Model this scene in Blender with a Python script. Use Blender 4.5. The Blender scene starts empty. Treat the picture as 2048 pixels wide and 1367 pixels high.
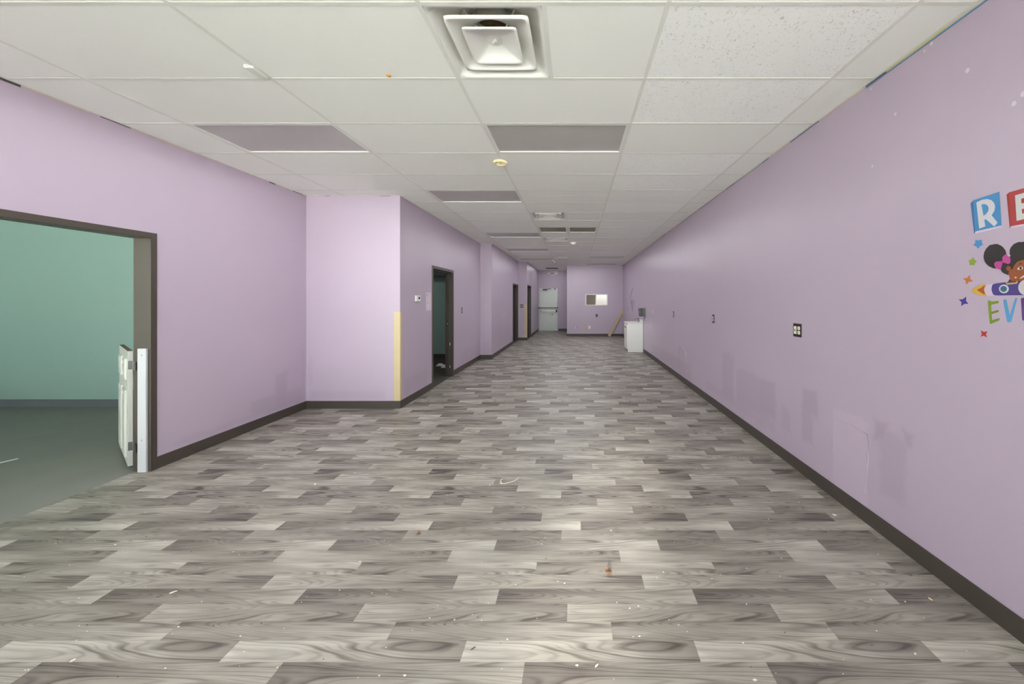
import bpy, bmesh, math, random
from mathutils import Vector, Matrix
random.seed(7)
C = bpy.context.scene.collection
S = bpy.context.scene

# ------------------------------------------------------------------ camera
FPX, CX, CY = 736.4, 1151.0, 600.0       # focal length and principal point of the 2048x1367 photo
CAMZ, H = 1.50, 2.944                    # eye height, ceiling height
cam_d = bpy.data.cameras.new('camera')
cam_d.sensor_fit = 'HORIZONTAL'; cam_d.sensor_width = 36.0
cam_d.lens = 36.0 * FPX / 2048
cam_d.shift_x = -(CX - 1024) / 2048
cam_d.shift_y = -(683.5 - CY) / 2048
cam_d.clip_start = 0.05
cam = bpy.data.objects.new('camera', cam_d); C.objects.link(cam)
cam.location = (0, 0, CAMZ); cam.rotation_euler = (math.pi / 2, 0, 0)
S.camera = cam

# ------------------------------------------------------------------ light
S.view_settings.view_transform = 'Standard'
S.view_settings.look = 'None'
S.view_settings.gamma = 1.0
S.view_settings.use_curve_mapping = False
S.view_settings.exposure = 0.5
S.cycles.max_bounces = 14
S.cycles.diffuse_bounces = 8
S.cycles.glossy_bounces = 4
S.cycles.transparent_max_bounces = 12
S.cycles.sample_clamp_indirect = 0.0

world = bpy.data.worlds.new('overcast_sky'); S.world = world
world.use_nodes = True
bg = world.node_tree.nodes['Background']
bg.inputs['Color'].default_value = (0.92, 1.0, 0.98, 1)
_t = world.node_tree
_g = _t.nodes.new('ShaderNodeTexCoord'); _s = _t.nodes.new('ShaderNodeSeparateXYZ'); _m = _t.nodes.new('ShaderNodeMapRange')
_m.interpolation_type = 'SMOOTHSTEP'           # bright hazy horizon under a dimmer overcast sky
for _i, _v in ((1, 0.08), (2, 0.20), (3, 5.0), (4, 3.0)): _m.inputs[_i].default_value = _v
_t.links.new(_g.outputs['Generated'], _s.inputs[0]); _t.links.new(_s.outputs['Z'], _m.inputs[0])
_t.links.new(_m.outputs[0], bg.inputs['Strength'])


def area_light(name, loc, rot, sx, sy, power, color=(1, 1, 1), portal=False, spread=None):
    d = bpy.data.lights.new(name, 'AREA'); d.shape = 'RECTANGLE'; d.size = sx; d.size_y = sy
    d.energy = power; d.color = color
    if portal: d.cycles.is_portal = True
    if spread is not None: d.spread = spread
    o = bpy.data.objects.new(name, d); C.objects.link(o); o.location = loc; o.rotation_euler = rot
    return o

# daylight enters through the shop front behind the camera and the side room's own front window
YF = -1.90
area_light('daylight_portal', (-0.9, YF - 0.12, 1.45), (math.pi / 2, 0, 0), 5.5, 2.7, 1, portal=True)
area_light('daylight_portal', (-6.2, YF - 0.12, 1.45), (math.pi / 2, 0, 0), 4.4, 2.7, 1, portal=True)
# high sun over the roof: lights the pavement outside, which bounces light up onto the ceiling
sun_d = bpy.data.lights.new('sun', 'SUN'); sun_d.energy = 75; sun_d.angle = 0.01; sun_d.color = (0.97, 1.0, 0.96)
sun = bpy.data.objects.new('sun', sun_d); C.objects.link(sun)
sun.rotation_euler = Vector((-0.35, -0.75, -1.0)).to_track_quat('-Z', 'Y').to_euler()
# added soft fill just under the ceiling, the fixtures stay unlit: (x, y, width, length, watts)
for lx, ly, lw_, ll_, pw_ in ((-1.5, 1.6, 3.8, 6.0, 68), (-0.3, 8.6, 2.6, 6.0, 50), (-0.1, 13.2, 2.4, 3.2, 31), (-1.1, 16.4, 1.0, 2.2, 8)):
    area_light('ceiling_fill', (lx, ly, H - 0.012), (0, 0, 0), lw_, ll_, pw_, (0.97, 1.0, 1.0))
# low sun glancing off a parked windscreen outside, through the shop door
glint_d = bpy.data.lights.new('sun_glint', 'SPOT')
glint_d.energy = 15000; glint_d.color = (1.0, 0.96, 0.88); glint_d.shadow_soft_size = 0.15
glint_d.spot_size = math.radians(4.6); glint_d.spot_blend = 1.0
glint = bpy.data.objects.new('sun_glint', glint_d); C.objects.link(glint)
glint.location = (-2.8, -9.9, 2.5)
glint.rotation_euler = (Vector((0.15, 2.35, 0.0)) - glint.location).to_track_quat('-Z', 'Y').to_euler()

# ------------------------------------------------------------------ helpers
def srgb(r, g, b):
    f = lambda c: (c / 255 / 12.92) if c / 255 <= 0.04045 else ((c / 255 + 0.055) / 1.055) ** 2.4
    return (f(r), f(g), f(b), 1)

def N(t, typ, **kw):
    n = t.nodes.new(typ)
    for k, v in kw.items(): setattr(n, k, v)
    return n

def mathn(t, op, a, b=None, c=None):
    n = N(t, 'ShaderNodeMath', operation=op)
    for i, v in enumerate((a, b, c)):
        if v is None: continue
        if isinstance(v, (int, float)): n.inputs[i].default_value = v
        else: t.links.new(v, n.inputs[i])
    return n.outputs[0]

def mixc(t, fac, a, b, mode='MIX'):
    n = N(t, 'ShaderNodeMix', data_type='RGBA', blend_type=mode)
    for i, v in ((0, fac), (6, a), (7, b)):
        if isinstance(v, (int, float)): n.inputs[i].default_value = v
        elif isinstance(v, tuple): n.inputs[i].default_value = v
        else: t.links.new(v, n.inputs[i])
    return n.outputs[2]

def noise(t, vec, scale, detail=3, rough=0.5, dist=0.0):
    n = N(t, 'ShaderNodeTexNoise'); n.inputs['Scale'].default_value = scale
    n.inputs['Detail'].default_value = detail; n.inputs['Roughness'].default_value = rough
    n.inputs['Distortion'].default_value = dist
    if vec is not None: t.links.new(vec, n.inputs['Vector'])
    return n.outputs['Fac']

def mrange(t, v, a, b, c=0.0, d=1.0, smooth=False):
    n = N(t, 'ShaderNodeMapRange'); n.clamp = True
    if smooth: n.interpolation_type = 'SMOOTHSTEP'
    t.links.new(v, n.inputs[0])
    for i, x in enumerate((a, b, c, d)): n.inputs[i + 1].default_value = x
    return n.outputs[0]

def base(name):
    m = bpy.data.materials.new(name); m.use_nodes = True
    t = m.node_tree; p = t.nodes['Principled BSDF']
    return m, t, p

def pbr(name, col, rough=0.5, metal=0.0, var=0.06, scale=6.0, bump=0.0, bscale=60.0, spec=0.5):
    m, t, p = base(name)
    tc = N(t, 'ShaderNodeTexCoord').outputs['Object']
    f = noise(t, tc, scale, 4)
    dark = tuple(c * (1 - var) for c in col[:3]) + (1,)
    lite = tuple(min(1, c * (1 + var)) for c in col[:3]) + (1,)
    t.links.new(mixc(t, f, dark, lite), p.inputs['Base Color'])
    p.inputs['Roughness'].default_value = rough; p.inputs['Metallic'].default_value = metal
    p.inputs['Specular IOR Level'].default_value = spec
    if bump:
        b = N(t, 'ShaderNodeBump'); b.inputs['Strength'].default_value = bump; b.inputs['Distance'].default_value = 0.002
        t.links.new(noise(t, tc, bscale, 3), b.inputs['Height']); t.links.new(b.outputs[0], p.inputs['Normal'])
    return m

def wall_paint(name, col, axis='Y', patches=(), rough=0.42, patch_col=None, light_boxes=(), spec=0.5):
    """lavender / teal eggshell paint; patches are touched-up rectangles (a0,a1,z0,z1,strength) with ragged edges"""
    m, t, p = base(name)
    tc = N(t, 'ShaderNodeTexCoord').outputs['Object']
    f = noise(t, tc, 1.3, 4)
    c = mixc(t, f, tuple(x * 0.965 for x in col[:3]) + (1,), tuple(min(1, x * 1.03) for x in col[:3]) + (1,))
    sep = N(t, 'ShaderNodeSeparateXYZ'); t.links.new(tc, sep.inputs[0])
    A, Z = sep.outputs[axis], sep.outputs['Z']
    if patches or light_boxes:
        wob = mathn(t, 'MULTIPLY', mathn(t, 'SUBTRACT', noise(t, tc, 9, 3), 0.5), 0.09)
        A2 = mathn(t, 'ADD', A, wob); Z2 = mathn(t, 'ADD', Z, wob)
        def boxes(bs, soft):
            tot = None
            for a0, a1, z0, z1, s in bs:
                k = mathn(t, 'MINIMUM', mathn(t, 'MINIMUM', mrange(t, A2, a0, a0 + soft, smooth=True), mrange(t, A2, a1 - soft, a1, 1, 0, smooth=True)),
                          mathn(t, 'MINIMUM', mrange(t, Z2, z0, z0 + soft, smooth=True), mrange(t, Z2, z1 - soft, z1, 1, 0, smooth=True)))
                k = mathn(t, 'MULTIPLY', k, s)
                tot = k if tot is None else mathn(t, 'MAXIMUM', tot, k)
            return tot
        pc = patch_col or tuple(x * 0.77 for x in col[:3]) + (1,)
        if patches: c = mixc(t, boxes(patches, 0.06), c, pc)
        if light_boxes: c = mixc(t, boxes(light_boxes, 0.03), c, tuple(min(1, x * 1.09) for x in col[:3]) + (1,))
    t.links.new(c, p.inputs['Base Color'])
    # roller streaks: gloss varies in vertical bands
    mp = N(t, 'ShaderNodeMapping'); t.links.new(tc, mp.inputs[0]); mp.inputs['Scale'].default_value = (4, 4, 0.2)
    st = noise(t, mp.outputs[0], 1.0, 3)
    t.links.new(mrange(t, st, 0.3, 0.7, rough - 0.015, rough + 0.015), p.inputs['Roughness'])
    p.inputs['Specular IOR Level'].default_value = spec
    b = N(t, 'ShaderNodeBump'); b.inputs['Strength'].default_value = 0.10; b.inputs['Distance'].default_value = 0.002
    t.links.new(noise(t, tc, 120, 2), b.inputs['Height']); t.links.new(b.outputs[0], p.inputs['Normal'])
    return m

def plank_mat():
    m, t, p = base('vinyl_plank')
    uv = N(t, 'ShaderNodeUVMap'); uv.uv_map = 'plank'
    rnd = N(t, 'ShaderNodeAttribute', attribute_name='rnd').outputs['Fac']
    rn2 = N(t, 'ShaderNodeAttribute', attribute_name='rnd2').outputs['Fac']
    s = N(t, 'ShaderNodeSeparateXYZ'); t.links.new(uv.outputs[0], s.inputs[0])
    U, V = s.outputs['X'], s.outputs['Y']
    def coord(su, sv, off):
        cmb = N(t, 'ShaderNodeCombineXYZ')
        t.links.new(mathn(t, 'MULTIPLY', U, su), cmb.inputs[0]); t.links.new(mathn(t, 'MULTIPLY', V, sv), cmb.inputs[1])
        t.links.new(mathn(t, 'ADD', mathn(t, 'MULTIPLY', rnd, 91.0), off), cmb.inputs[2])
        return cmb.outputs[0]
    # cathedral grain: contour lines of a stretched noise field
    field = noise(t, coord(0.95, 9.5, 0.0), 1.0, 1.0, 0.4, 0.15)
    ring = mathn(t, 'PINGPONG', mathn(t, 'MULTIPLY', field, 11.0), 0.5)
    line = mrange(t, ring, 0.0, 0.22, 1, 0, smooth=True)
    ring2 = mathn(t, 'PINGPONG', mathn(t, 'MULTIPLY', field, 29.0), 0.5)
    line2 = mrange(t, ring2, 0.0, 0.28, 1, 0, smooth=True)
    fine = noise(t, coord(7.0, 160.0, 5.0), 1.0, 4, 0.6)
    cloud = noise(t, coord(2.4, 16.0, 9.0), 1.0, 3, 0.55)
    # printed tone drifts along each plank
    drift = mathn(t, 'MULTIPLY', mathn(t, 'SUBTRACT', U, 0.5), mathn(t, 'MULTIPLY', mathn(t, 'SUBTRACT', rn2, 0.5), 1.15))
    tone = mathn(t, 'ADD', mathn(t, 'ADD', 0.52, mathn(t, 'MULTIPLY', mathn(t, 'SUBTRACT', rnd, 0.5), 0.22)), drift)
    tone = mathn(t, 'ADD', tone, mathn(t, 'MULTIPLY', mathn(t, 'SUBTRACT', cloud, 0.5), 0.8))
    tone = mathn(t, 'ADD', tone, mathn(t, 'MULTIPLY', mathn(t, 'SUBTRACT', fine, 0.5), 0.22))
    mask = mrange(t, noise(t, coord(1.6, 5.0, 3.0), 1.0, 2), 0.38, 0.62)
    tone = mathn(t, 'SUBTRACT', tone, mathn(t, 'MULTIPLY', mathn(t, 'MULTIPLY', line, mask), 0.40))
    tone = mathn(t, 'SUBTRACT', tone, mathn(t, 'MULTIPLY', line2, 0.14))
    ramp = N(t, 'ShaderNodeValToRGB'); t.links.new(tone, ramp.inputs[0])
    e = ramp.color_ramp.elements
    e[0].position = 0.05; e[0].color = PLANK_DARK
    e[1].position = 0.95; e[1].color = PLANK_LIGHT
    n = e.new(0.5); n.color = PLANK_MID
    # thin seams
    W = 0.0973
    edge = mathn(t, 'MINIMUM', mathn(t, 'MINIMUM', V, mathn(t, 'SUBTRACT', W, V)), mathn(t, 'MINIMUM', U, mathn(t, 'SUBTRACT', 1.0, U)))
    seam = mrange(t, edge, 0.0, 0.0016, 0.35, 0.0)
    t.links.new(mixc(t, seam, ramp.outputs[0], PLANK_DARK), p.inputs['Base Color'])
    t.links.new(mrange(t, fine, 0.2, 0.8, 0.34, 0.46), p.inputs['Roughness'])
    p.inputs['Specular IOR Level'].default_value = 0.34
    b = N(t, 'ShaderNodeBump'); b.inputs['Strength'].default_value = 0.06; b.inputs['Distance'].default_value = 0.002
    t.links.new(fine, b.inputs['Height']); t.links.new(b.outputs[0], p.inputs['Normal'])
    return m

def tile_mat(name, col, fissure):
    m, t, p = base(name)
    tc = N(t, 'ShaderNodeTexCoord').outputs['Object']
    mp = N(t, 'ShaderNodeMapping'); t.links.new(tc, mp.inputs[0])
    if fissure:
        mp.inputs['Scale'].default_value = (55, 55, 55)
        f = noise(t, mp.outputs[0], 1.0, 2, 0.5, 1.5)
        hole = mrange(t, f, 0.62, 0.67)
        c = mixc(t, mathn(t, 'MULTIPLY', hole, 0.33), col, srgb(120, 118, 112))
        h = mathn(t, 'SUBTRACT', 1.0, hole); st, di = 0.5, 0.003
    else:
        mp.inputs['Scale'].default_value = (160, 160, 160)
        f = noise(t, mp.outputs[0], 1.0, 3, 0.6)
        c = mixc(t, f, tuple(x * 0.96 for x in col[:3]) + (1,), col); h = f; st, di = 0.25, 0.0015
    big = noise(t, tc, 0.9, 3)
    c = mixc(t, mathn(t, 'MULTIPLY', big, 0.07), c, srgb(196, 190, 176))
    t.links.new(c, p.inputs['Base Color']); p.inputs['Roughness'].default_value = 0.9
    p.inputs['Specular IOR Level'].default_value = 0.15
    b = N(t, 'ShaderNodeBump'); b.inputs['Strength'].default_value = st; b.inputs['Distance'].default_value = di
    t.links.new(h, b.inputs['Height']); t.links.new(b.outputs[0], p.inputs['Normal'])
    return m

def glass_mat(name, tint=(1, 1, 1, 1), ior=1.45):
    m = bpy.data.materials.new(name); m.use_nodes = True; t = m.node_tree
    t.nodes.remove(t.nodes['Principled BSDF'])
    tr = N(t, 'ShaderNodeBsdfTransparent'); tr.inputs[0].default_value = tint
    gl = N(t, 'ShaderNodeBsdfGlossy'); gl.inputs['Roughness'].default_value = 0.02
    fr = N(t, 'ShaderNodeFresnel'); fr.inputs[0].default_value = ior
    mx = N(t, 'ShaderNodeMixShader')
    t.links.new(fr.outputs[0], mx.inputs[0]); t.links.new(tr.outputs[0], mx.inputs[1]); t.links.new(gl.outputs[0], mx.inputs[2])
    t.links.new(mx.outputs[0], t.nodes['Material Output'].inputs[0])
    return m

class MB:
    """collects shapes for ONE mesh object"""
    def __init__(s): s.v, s.f, s.mi, s.sm = [], [], [], []
    def add(s, vs, fs, mi=0, sm=False):
        o = len(s.v); s.v += [tuple(v) for v in vs]
        for f in fs: s.f.append(tuple(i + o for i in f)); s.mi.append(mi); s.sm.append(sm)
        return s
    def box(s, x0, x1, y0, y1, z0, z1, mi=0, M=None):
        vs = [Vector((x, y, z)) for x in (x0, x1) for y in (y0, y1) for z in (z0, z1)]
        if M: vs = [M @ v for v in vs]
        return s.add(vs, [(0, 1, 3, 2), (4, 6, 7, 5), (0, 4, 5, 1), (2, 3, 7, 6), (0, 2, 6, 4), (1, 5, 7, 3)], mi)
    def prism(s, poly, n, d, mi=0):
        """polygon (3D points) extruded along vector n by d"""
        n = Vector(n) * d; k = len(poly); a = [Vector(p) for p in poly]
        s.add(a + [p + n for p in a], [tuple(range(k))[::-1], tuple(range(k, 2 * k))] + [(i, (i + 1) % k, (i + 1) % k + k, i + k) for i in range(k)], mi)
        return s
    def cyl(s, a, b, r, r2=None, seg=20, mi=0, sm=True):
        a, b = Vector(a), Vector(b); r2 = r if r2 is None else r2
        q = (b - a).to_track_quat('Z', 'Y')
        vs = []
        for c, rr in ((a, r), (b, r2)):
            for i in range(seg):
                th = 2 * math.pi * i / seg; vs.append(c + q @ Vector((rr * math.cos(th), rr * math.sin(th), 0)))
        s.add(vs, [(i, (i + 1) % seg, (i + 1) % seg + seg, i + seg) for i in range(seg)], mi, sm)
        s.add(vs, [tuple(range(seg))[::-1], tuple(range(seg, 2 * seg))], mi)
        return s
    def loft(s, rings, closed_end=False, mi=0, sm=True, loop=False):
        k = len(rings[0]); vs = [p for r in rings for p in r]; fs = []
        R = len(rings)
        for j in range(R if loop else R - 1):
            for i in range(k):
                a, b = j * k, ((j + 1) % R) * k
                fs.append((a + i, a + (i + 1) % k, b + (i + 1) % k, b + i))
        s.add(vs, fs, mi, sm)
        if closed_end: s.add(rings[-1], [tuple(range(k))], mi)
        return s
    def tube(s, pts, r, seg=8, mi=0):
        pts = [Vector(p) for p in pts]; rings = []
        for i, p in enumerate(pts):
            d = (pts[min(i + 1, len(pts) - 1)] - pts[max(i - 1, 0)]).normalized()
            q = d.to_track_quat('Z', 'Y')
            rings.append([p + q @ Vector((r * math.cos(2 * math.pi * k / seg), r * math.sin(2 * math.pi * k / seg), 0)) for k in range(seg)])
        s.loft(rings, mi=mi); s.add(rings[0], [tuple(range(seg))], mi); s.add(rings[-1], [tuple(range(seg))], mi)
        return s
    def build(s, name, mats, parent=None, bevel=0.0, origin=None):
        me = bpy.data.meshes.new(name)
        v = s.v
        if origin is not None:
            ov = Vector(origin); v = [tuple(Vector(p) - ov) for p in v]
        me.from_pydata(v, [], s.f)
        for i, (a, b) in enumerate(zip(s.mi, s.sm)):
            me.polygons[i].material_index = a; me.polygons[i].use_smooth = b
        if not isinstance(mats, (list, tuple)): mats = [mats]
        for m in mats: me.materials.append(m)
        bm = bmesh.new(); bm.from_mesh(me); bmesh.ops.recalc_face_normals(bm, faces=bm.faces); bm.to_mesh(me); bm.free()
        o = bpy.data.objects.new(name, me); C.objects.link(o)
        if origin is not None: o.location = origin
        if parent is not None:
            o.parent = parent
            base_loc = parent_world(parent)
            o.location = Vector(o.location) - base_loc
        if bevel:
            b = o.modifiers.new('soft_edges', 'BEVEL'); b.width = bevel; b.segments = 2; b.limit_method = 'ANGLE'
        return o

def parent_world(p):
    w = Vector((0, 0, 0))
    while p is not None: w += Vector(p.location); p = p.parent
    return w

def thing(name, label, cat, loc, group=None):
    o = bpy.data.objects.new(name, None); C.objects.link(o); o.location = loc
    o.empty_display_size = 0.1
    return tag(o, label, cat, group)

def tag(o, label, cat, group=None, kind=None):
    o['label'] = label; o['category'] = cat
    if group: o['group'] = group
    if kind: o['kind'] = kind
    return o

def struct(name, mb, mats, bevel=0.0):
    o = mb.build(name, mats, bevel=bevel); o['kind'] = 'structure'
    return o

# where a point of the photo lies on a known plane of the place
def onX(u, v, X):
    Y = FPX * X / (u - CX); return Vector((X, Y, CAMZ + (CY - v) / FPX * Y))
def onY(u, v, Y): return Vector(((u - CX) / FPX * Y, Y, CAMZ + (CY - v) / FPX * Y))
def onZ(u, v, z=0.0):
    Y = (CAMZ - z) * FPX / (v - CY); return Vector(((u - CX) / FPX * Y, Y, z))

# ------------------------------------------------------------------ materials
PLANK_DARK, PLANK_MID, PLANK_LIGHT = srgb(88, 80, 75), srgb(145, 139, 130), srgb(194, 189, 179)
LAV = srgb(188, 172, 190)
TEAL = srgb(150, 177, 169)
XR, XL, X2, X3, X4 = 1.96, -3.73, -2.43, -2.14, -1.82     # wall planes
Y1, YP1, YP2, YB, YE = 5.10, 9.40, 13.75, 15.31, 18.06    # facing walls
XB = -0.356                                               # left side of the projecting far wall

def wp(zx, zy):  # right-wall patch corner
    return onX(1350 + zx * 0.3658, 500 + zy * 0.3658, XR)
def prect(x0, y0, x1, y1, s):
    a, b, c, d = wp(x0, y0), wp(x1, y1), wp(x0, y1), wp(x1, y0)
    return (b.y, a.y, min(c.z, b.z), max(a.z, d.z), s)
right_patches = [prect(255, 560, 325, 800, .45), prect(330, 700, 520, 830, .4), prect(450, 715, 560, 880, .55), prect(575, 860, 640, 980, .4),
                 prect(685, 760, 790, 890, .65), prect(680, 840, 765, 1040, .55), prect(1070, 930, 1185, 1060, .75), prect(1100, 1020, 1290, 1340, .45),
                 prect(1225, 985, 1325, 1075, .7), (3.6, 5.6, .16, .32, .25), (6.2, 9.5, .1, .42, .35)]
right_light = [prect(860, 930, 1060, 1290, .8)]
M = {}
M['lav_right'] = wall_paint('lavender_paint_right', LAV, 'Y', right_patches, rough=0.33, light_boxes=right_light, spec=0.5)
M['lav_left'] = wall_paint('lavender_paint_left', LAV, 'Y', [(4.55, 4.80, .1, .62, .45), (4.2, 5.1, .1, .36, .35), (3.4, 4.3, .1, .22, .3), (5.0, 5.1, .3, .85, .3), (5.2, 6.1, .1, .4, .3), (7.8, 9.3, .1, .45, .25)], rough=0.34)
M['lav_x'] = wall_paint('lavender_paint_facing', LAV, 'X', [(-3.7, -2.6, .1, .27, .28), (-3.72, -3.62, .3, .75, .25), (-2.40, -2.18, .1, .45, .2)], rough=0.45)
M['teal'] = wall_paint('teal_paint', TEAL, 'X', rough=0.4)
M['plank'] = plank_mat()
M['tile'] = tile_mat('ceiling_tile_smooth', srgb(244, 244, 240), False)
M['tile_new'] = tile_mat('ceiling_tile_white', srgb(249, 249, 247), False)
M['tile_fis'] = tile_mat('ceiling_tile_fissured', srgb(249, 249, 247), True)
M['tee'] = pbr('white_tee_bar', srgb(226, 226, 219), 0.5)
M['deck'] = pbr('plenum_deck', srgb(70, 66, 60), 0.9)
M['base'] = pbr('dark_cove_base', srgb(74, 67, 60), 0.45, var=0.08)
M['frame'] = pbr('brown_metal_frame', srgb(74, 66, 58), 0.42, var=0.05)
M['frame_dark'] = pbr('dark_brown_frame', srgb(76, 70, 62), 0.42, var=0.05)
M['white'] = pbr('white_enamel', srgb(232, 231, 226), 0.4, var=0.02)
M['white_matte'] = pbr('white_plastic', srgb(226, 224, 218), 0.55, var=0.02)
M['cab_white'] = pbr('white_cabinet_paint', srgb(244, 244, 238), 0.35, var=0.02)
M['gate_white'] = pbr('white_door_paint', srgb(200, 200, 192), 0.35, var=0.02)
M['post_white'] = pbr('white_post_paint', srgb(196, 196, 200), 0.4, var=0.02)
M['louvre'] = pbr('dusty_louvre', srgb(168, 160, 148), 0.6)
M['raw_top'] = pbr('unpainted_edge', srgb(128, 112, 98), 0.8, var=0.15, scale=30)
M['steel'] = pbr('brushed_steel', srgb(150, 148, 146), 0.35, 0.9, var=0.1)
M['steel_dark'] = pbr('dark_steel', srgb(80, 78, 76), 0.4, 0.8)
M['lens'] = pbr('troffer_lens', srgb(186, 182, 180), 0.3, var=0.03)
M['black'] = pbr('black_plastic', srgb(30, 29, 30), 0.35)
M['brown_plate'] = pbr('dark_brown_plate', srgb(52, 42, 38), 0.35)
M['cream'] = pbr('cream_plastic', srgb(232, 230, 205), 0.4)
M['almond'] = pbr('almond_plastic', srgb(196, 172, 112), 0.45)
M['guard'] = pbr('tan_vinyl_guard', srgb(204, 186, 146), 0.45, var=0.06)
M['wood'] = pbr('bare_wood_board', srgb(196, 176, 140), 0.7, var=0.12, scale=20)
M['concrete'] = pbr('grey_concrete', srgb(128, 128, 122), 0.6, var=0.10, scale=3.0, bump=0.1, bscale=25)
M['carpet'] = pbr('dark_carpet', srgb(72, 68, 62), 0.95, var=0.2, scale=40)
M['grey_base'] = pbr('grey_cove_base', srgb(106, 112, 116), 0.5)
M['grey_wall'] = pbr('grey_plaster', srgb(92, 98, 92), 0.8)
M['dirt'] = pbr('dirty_duct', srgb(110, 92, 66), 0.9, var=0.6, scale=40)
M['yellowed'] = pbr('yellowed_plastic', srgb(232, 218, 172), 0.5, var=0.08, scale=30)
M['orange'] = pbr('orange_brass', srgb(196, 140, 60), 0.4, var=0.2, scale=60)
M['glass'] = glass_mat('clear_glass'); M['glass_low'] = glass_mat('low_reflection_glass', ior=1.15)
M['shop_frame'] = pbr('shopfront_aluminium', srgb(120, 116, 110), 0.4, 0.5)
M['asphalt'] = pbr('pale_pavement', srgb(184, 186, 180), 0.9, var=0.1, scale=2)
M['dark_void'] = pbr('closet_wall', srgb(112, 106, 84), 0.8)
M['office_white'] = pbr('office_white_wall', srgb(240, 240, 236), 0.7, var=0.02)
M['brown_panel'] = pbr('brown_panel', srgb(150, 138, 112), 0.7, var=0.04)
M['paper'] = pbr('paper', srgb(214, 202, 212), 0.8, var=0.02)
M['ink'] = pbr('grey_ink', srgb(140, 130, 140), 0.8)
M['door_white'] = pbr('exit_door_paint', srgb(214, 220, 212), 0.3, var=0.04)
M['plaster'] = pbr('white_spackle', srgb(212, 204, 214), 0.8)
M['blue_paint'] = pbr('old_blue_paint', srgb(92, 136, 172), 0.5, var=0.15, scale=20)
M['yellow_paint'] = pbr('old_yellow_paint', srgb(206, 186, 118), 0.5, var=0.15, scale=20)
M['gap'] = pbr('torn_wall_edge', srgb(92, 78, 84), 0.9, var=0.6, scale=9)
M['cream_edge'] = pbr('cream_wall_edge', srgb(204, 188, 170), 0.8, var=0.15, scale=14)
M['sharpie'] = pbr('dark_scuff', srgb(108, 92, 112), 0.8)

# ------------------------------------------------------------------ the setting
SEG = [(YF, Y1, XL, XR), (Y1, YP1, X2, XR), (YP1, YP2, X3, XR), (YP2, YB, X4, XR), (YB, YE, X4, XB)]

# plank floor: one face per printed plank
def make_floor():
    W = 0.0973; Y0 = 1.527 - 0.0973
    OFF = [.79, .52, .165, .96, .605, .36, .78, .26, .51, .91, .035, .765, .41]
    vs, fs, uvs, r1, r2 = [], [], [], [], []
    rg = random.Random(3)
    regions = SEG + [(1.40, 3.227, XL - 0.125, XL)]
    k0, k1 = int((YF - Y0) / W) - 2, int((YE - Y0) / W) + 2
    for k in range(k0, k1):
        off = OFF[k % 13] if 0 <= k < 26 else rg.random()
        if k >= 13: off = (OFF[k % 13] + 0.37 * (k // 13)) % 1.0
        ya, yb = Y0 + k * W, Y0 + (k + 1) * W
        a, b = rg.random(), (0.5 + rg.uniform(.22, .5) * (1 if k % 2 == 0 else -1))   # the printed sheet repeats every metre; rows fade alternately
        for n in range(-6, 4):
            xa = off + n; xb = xa + 1.0
            for (sy0, sy1, sx0, sx1) in regions:
                x0, x1, y0, y1 = max(xa, sx0), min(xb, sx1), max(ya, sy0), min(yb, sy1)
                if x1 - x0 < 1e-4 or y1 - y0 < 1e-4: continue
                o = len(vs)
                for x, y in ((x0, y0), (x1, y0), (x1, y1), (x0, y1)):
                    vs.append((x, y, 0.0)); uvs.append((x - xa, y - ya))
                fs.append((o, o + 1, o + 2, o + 3)); r1.append(a); r2.append(b)
    me = bpy.data.meshes.new('floor'); me.from_pydata(vs, [], fs)
    uv = me.uv_layers.new(name='plank')
    for p in me.polygons:
        for li in p.loop_indices: uv.data[li].uv = uvs[me.loops[li].vertex_index]
    A = me.attributes.new('rnd', 'FLOAT', 'FACE'); B = me.attributes.new('rnd2', 'FLOAT', 'FACE')
    for i in range(len(fs)): A.data[i].value = r1[i]; B.data[i].value = r2[i]
    me.materials.append(M['plank'])
    o = bpy.data.objects.new('floor', me); C.objects.link(o); o['kind'] = 'structure'
make_floor()
struct('floor_slab', MB().box(-8.7, 2.2, YF, 18.3, -0.25, -0.003), M['concrete'])

TOP = H + 0.45
# right wall
struct('wall_right', MB().box(XR, XR + 0.14, YF, YE + 0.14, 0, TOP), M['lav_right'])
# left wall with the wide opening (frame outer edges Y 1.30 .. 3.277, head 2.092)
OZ = 2.092
mb = MB(); mb.box(XL - 0.137, XL, YF, 1.30, 0, TOP); mb.box(XL - 0.137, XL, 3.277, Y1 + 0.14, 0, TOP); mb.box(XL - 0.137, XL, 1.30, 3.277, OZ, TOP)
struct('wall_left', mb, M['lav_left'])
struct('wall_left_return', MB().box(XL, X2, Y1, Y1 + 0.14, 0, TOP), M['lav_x'])
D1 = (6.23, 7.33)
mb = MB(); mb.box(X2 - 0.137, X2, Y1 + 0.14, D1[0], 0, TOP); mb.box(X2 - 0.137, X2, D1[1], YP1, 0, TOP); mb.box(X2 - 0.137, X2, D1[0], D1[1], OZ, TOP)
struct('wall_left_corridor', mb, M['lav_left'])
struct('wall_left_pilaster', MB().box(X2 - 0.137, X3, YP1, YP1 + 0.12, 0, TOP), M['lav_x'])
D2 = (12.56, 13.70)
mb = MB(); mb.box(X3 - 0.137, X3, YP1 + 0.12, D2[0], 0, TOP); mb.box(X3 - 0.137, X3, D2[0], D2[1], OZ - 0.01, TOP)
mb.box(X3 - 0.137, X3, D2[1], YP2, 0, TOP)
struct('wall_left_far', mb, M['lav_left'])
D3 = (13.90, 15.04)
struct('wall_left_far_pilaster', MB().box(X3 - 0.137, X4, YP2, YP2 + 0.12, 0, TOP), M['lav_x'])
mb = MB(); mb.box(X4 - 0.137, X4, YP2 + 0.12, D3[0], 0, TOP); mb.box(X4 - 0.137, X4, D3[0], D3[1], OZ, TOP); mb.box(X4 - 0.137, X4, D3[1], YE, 0, TOP)
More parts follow.
